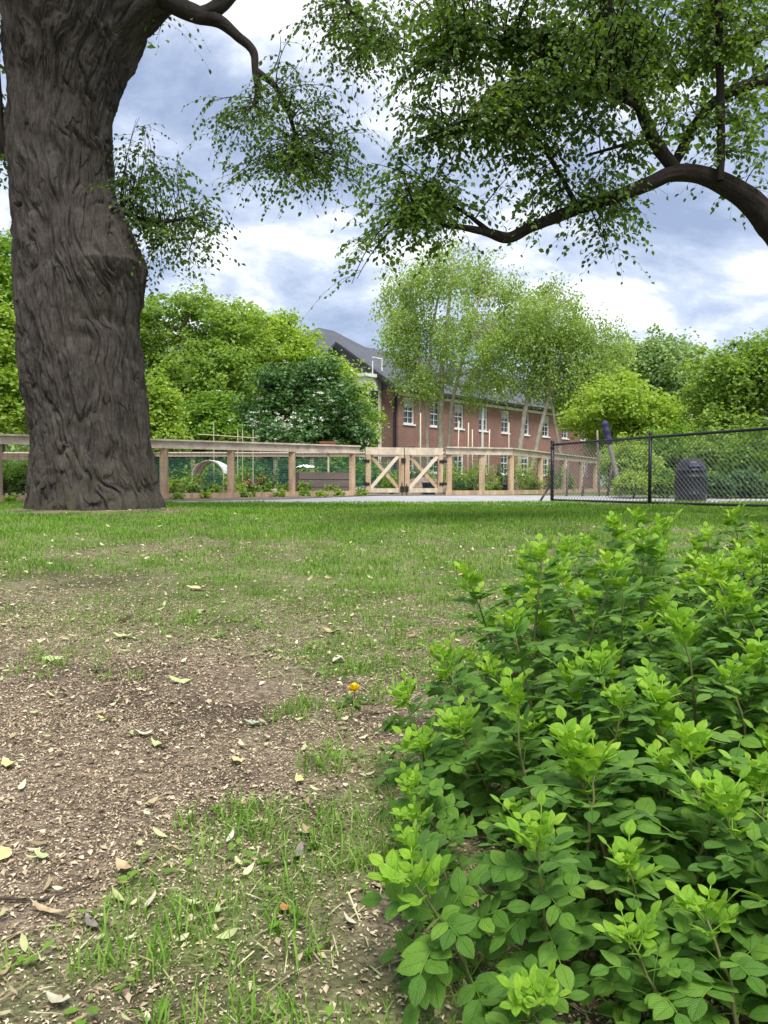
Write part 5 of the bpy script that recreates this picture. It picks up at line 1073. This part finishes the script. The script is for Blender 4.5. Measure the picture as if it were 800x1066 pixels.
for k in range(24): a = k * 2 * PI / 24; mm_.box([math.cos(a) * rB * .995, math.sin(a) * rB * .995, Hh * .38], [.018, .035, Hh * .33], a)
mm_.build('ribs', M['plastic'], e)

# ------------------------------------------------------------------ chain link fence
CA, CB, CC_, CD_ = np.array([3.39, 15.6]), np.array([4.50, 13.1]), np.array([5.62, 10.9]), np.array([7.0, 8.2]); CH = 1.19
o4 = (4.5, 13.1, gz(CB)); ch = empty('chain_link_fence', o4, 'black chain link fence crossing behind the rose bush at the right', 'fence')
O4 = np.array(o4); nodes = [CA, CB, CC_, CD_]
def q3(p, z): return np.array([p[0], p[1], gz(p) + z]) - O4
for k, p in enumerate(nodes):
    pm_ = MB().tube([q3(p, -.1), q3(p, CH + .02)], .036 if k == 0 else .030, 12); pm_.lathe(q3(p, CH + .02), [(.042 if k == 0 else .034, 0), (.042 if k == 0 else .034, .02), (.02, .045), (.002, .05)], 12); pm_.build('post', M['black'], ch, True)
rl = MB(); rl.tube([q3(p, CH - .03) for p in nodes], .024, 10); rl.build('top_rail', M['black'], ch, True)
rl = MB(); rl.tube([q3(p, .05) for p in nodes], .022, 8); rl.build('bottom_rail', M['black'], ch, True)
p_ = np.array(gx(561, 15.2)); MB().tube([q3(CA, .42), q3(p_, -.02)], .022, 8).build('brace', M['black'], ch, True)
for z in (.15, .6, 1.08): MB().lathe(q3(CA, z), [(.036, 0), (.044, 0), (.044, .03), (.036, .03)], 12).build('clamp', M['black'], ch)
cl = MB(); sp_ = .085
for a, b_ in zip(nodes[:-1], nodes[1:]):
    L = np.linalg.norm(b_ - a); H0, H1 = .05, CH - .03; Hh_ = H1 - H0
    for c in np.arange(-Hh_, L, sp_):
        for sg in (1, -1):
            u0, u1 = max(c, 0), min(c + Hh_, L)
            if u1 - u0 < .02: continue
            z0, z1 = (u0 - c), (u1 - c)
            if sg < 0: z0, z1 = Hh_ - z0, Hh_ - z1
            P0, P1 = a + (b_ - a) * u0 / L, a + (b_ - a) * u1 / L; off = .004 * sg
            cl.tube([q3(P0, H0 + z0) + [0, off, 0], q3(P1, H0 + z1) + [0, off, 0]], .0040, 3, False)
cl.build('chain_mesh', M['black_mesh'], ch)

# ------------------------------------------------------------------ world, sun, camera
SUN_EL, SUN_AZ = math.radians(60), math.radians(165)   # azimuth clockwise from +Y: behind and to the right of the camera
w = bpy.data.worlds.new('World'); sc.world = w; w.use_nodes = True; nt = w.node_tree; nt.nodes.clear()
wo = N(nt, 'ShaderNodeOutputWorld'); bg = N(nt, 'ShaderNodeBackground'); bg.inputs['Strength'].default_value = .1
sky = N(nt, 'ShaderNodeTexSky'); sky.sky_type = 'NISHITA'; sky.sun_disc = False; sky.sun_elevation = SUN_EL; sky.sun_rotation = SUN_AZ; sky.air_density = 1.0; sky.dust_density = 1.0
tc = N(nt, 'ShaderNodeTexCoord'); sp = N(nt, 'ShaderNodeSeparateXYZ'); nt.links.new(tc.outputs['Generated'], sp.inputs[0])
zz = N(nt, 'ShaderNodeMath', operation='ABSOLUTE'); nt.links.new(sp.outputs[2], zz.inputs[0]); za = N(nt, 'ShaderNodeMath', operation='ADD'); za.inputs[1].default_value = .42; nt.links.new(zz.outputs[0], za.inputs[0])
dx = N(nt, 'ShaderNodeMath', operation='DIVIDE'); dy = N(nt, 'ShaderNodeMath', operation='DIVIDE'); nt.links.new(sp.outputs[0], dx.inputs[0]); nt.links.new(za.outputs[0], dx.inputs[1]); nt.links.new(sp.outputs[1], dy.inputs[0]); nt.links.new(za.outputs[0], dy.inputs[1])
cb = N(nt, 'ShaderNodeCombineXYZ'); nt.links.new(dx.outputs[0], cb.inputs[0]); nt.links.new(dy.outputs[0], cb.inputs[1])
mp = N(nt, 'ShaderNodeMapping'); mp.inputs['Location'].default_value = (3.1, 1.7, 0); mp.inputs['Scale'].default_value = (1.0, 1.25, 1); nt.links.new(cb.outputs[0], mp.inputs[0])
c1 = N(nt, 'ShaderNodeTexNoise', Scale=2.3, Detail=9.0, Roughness=.6, Distortion=.2); nt.links.new(mp.outputs[0], c1.inputs['Vector'])
# cloud colours in the same physical scale as the sky (times .1)
cr = ramp(nt, [(.38, (.27, .335, .49)), (.46, (.38, .45, .60)), (.52, (.54, .60, .73)), (.59, (.92, .94, .97))]); nt.links.new(c1.outputs['Fac'], cr.inputs[0])
cs = N(nt, 'ShaderNodeVectorMath', operation='SCALE'); cs.inputs['Scale'].default_value = 8.2; nt.links.new(cr.outputs[0], cs.inputs[0])
mx = N(nt, 'ShaderNodeMix', data_type='RGBA'); mx.inputs['Factor'].default_value = .86; nt.links.new(sky.outputs[0], mx.inputs['A']); nt.links.new(cs.outputs[0], mx.inputs['B'])
nt.links.new(mx.outputs['Result'], bg.inputs['Color']); nt.links.new(bg.outputs[0], wo.inputs[0])
sl = bpy.data.lights.new('sun', 'SUN'); sl.energy = 3.0; sl.angle = math.radians(26); sl.color = (1, .96, .90); so = bpy.data.objects.new('sun', sl); C.objects.link(so)
from mathutils import Vector
sd = Vector((math.sin(SUN_AZ) * math.cos(SUN_EL), math.cos(SUN_AZ) * math.cos(SUN_EL), math.sin(SUN_EL))); so.rotation_euler = sd.to_track_quat('Z', 'Y').to_euler(); so.location = (0, 0, 30)
cam = bpy.data.cameras.new('camera'); cam.sensor_fit = 'VERTICAL'; cam.sensor_height = 36; cam.sensor_width = 27; cam.lens = F_PX / 1066 * 36; cam.clip_end = 3000; cam.clip_start = .05
co = bpy.data.objects.new('camera', cam); C.objects.link(co); co.location = tuple(CAM); co.rotation_euler = (PI / 2 - PITCH, 0, 0); sc.camera = co
sc.view_settings.view_transform = 'Standard'; sc.view_settings.look = 'None'; sc.view_settings.exposure = 0.85; sc.view_settings.gamma = 1
cy = sc.cycles; cy.use_denoising = True; cy.max_bounces = 5; cy.diffuse_bounces = 3; cy.glossy_bounces = 2; cy.transmission_bounces = 3; cy.transparent_max_bounces = 4
try: cy.denoiser = 'OPENIMAGEDENOISE'
except Exception: pass
cy.sample_clamp_indirect = 4; cy.use_adaptive_sampling = True; cy.adaptive_threshold = .015; cy.caustics_reflective = False; cy.caustics_refractive = False
print('leaves', nl1, nl2, nl3, nl4, 'shoots', len(pts))
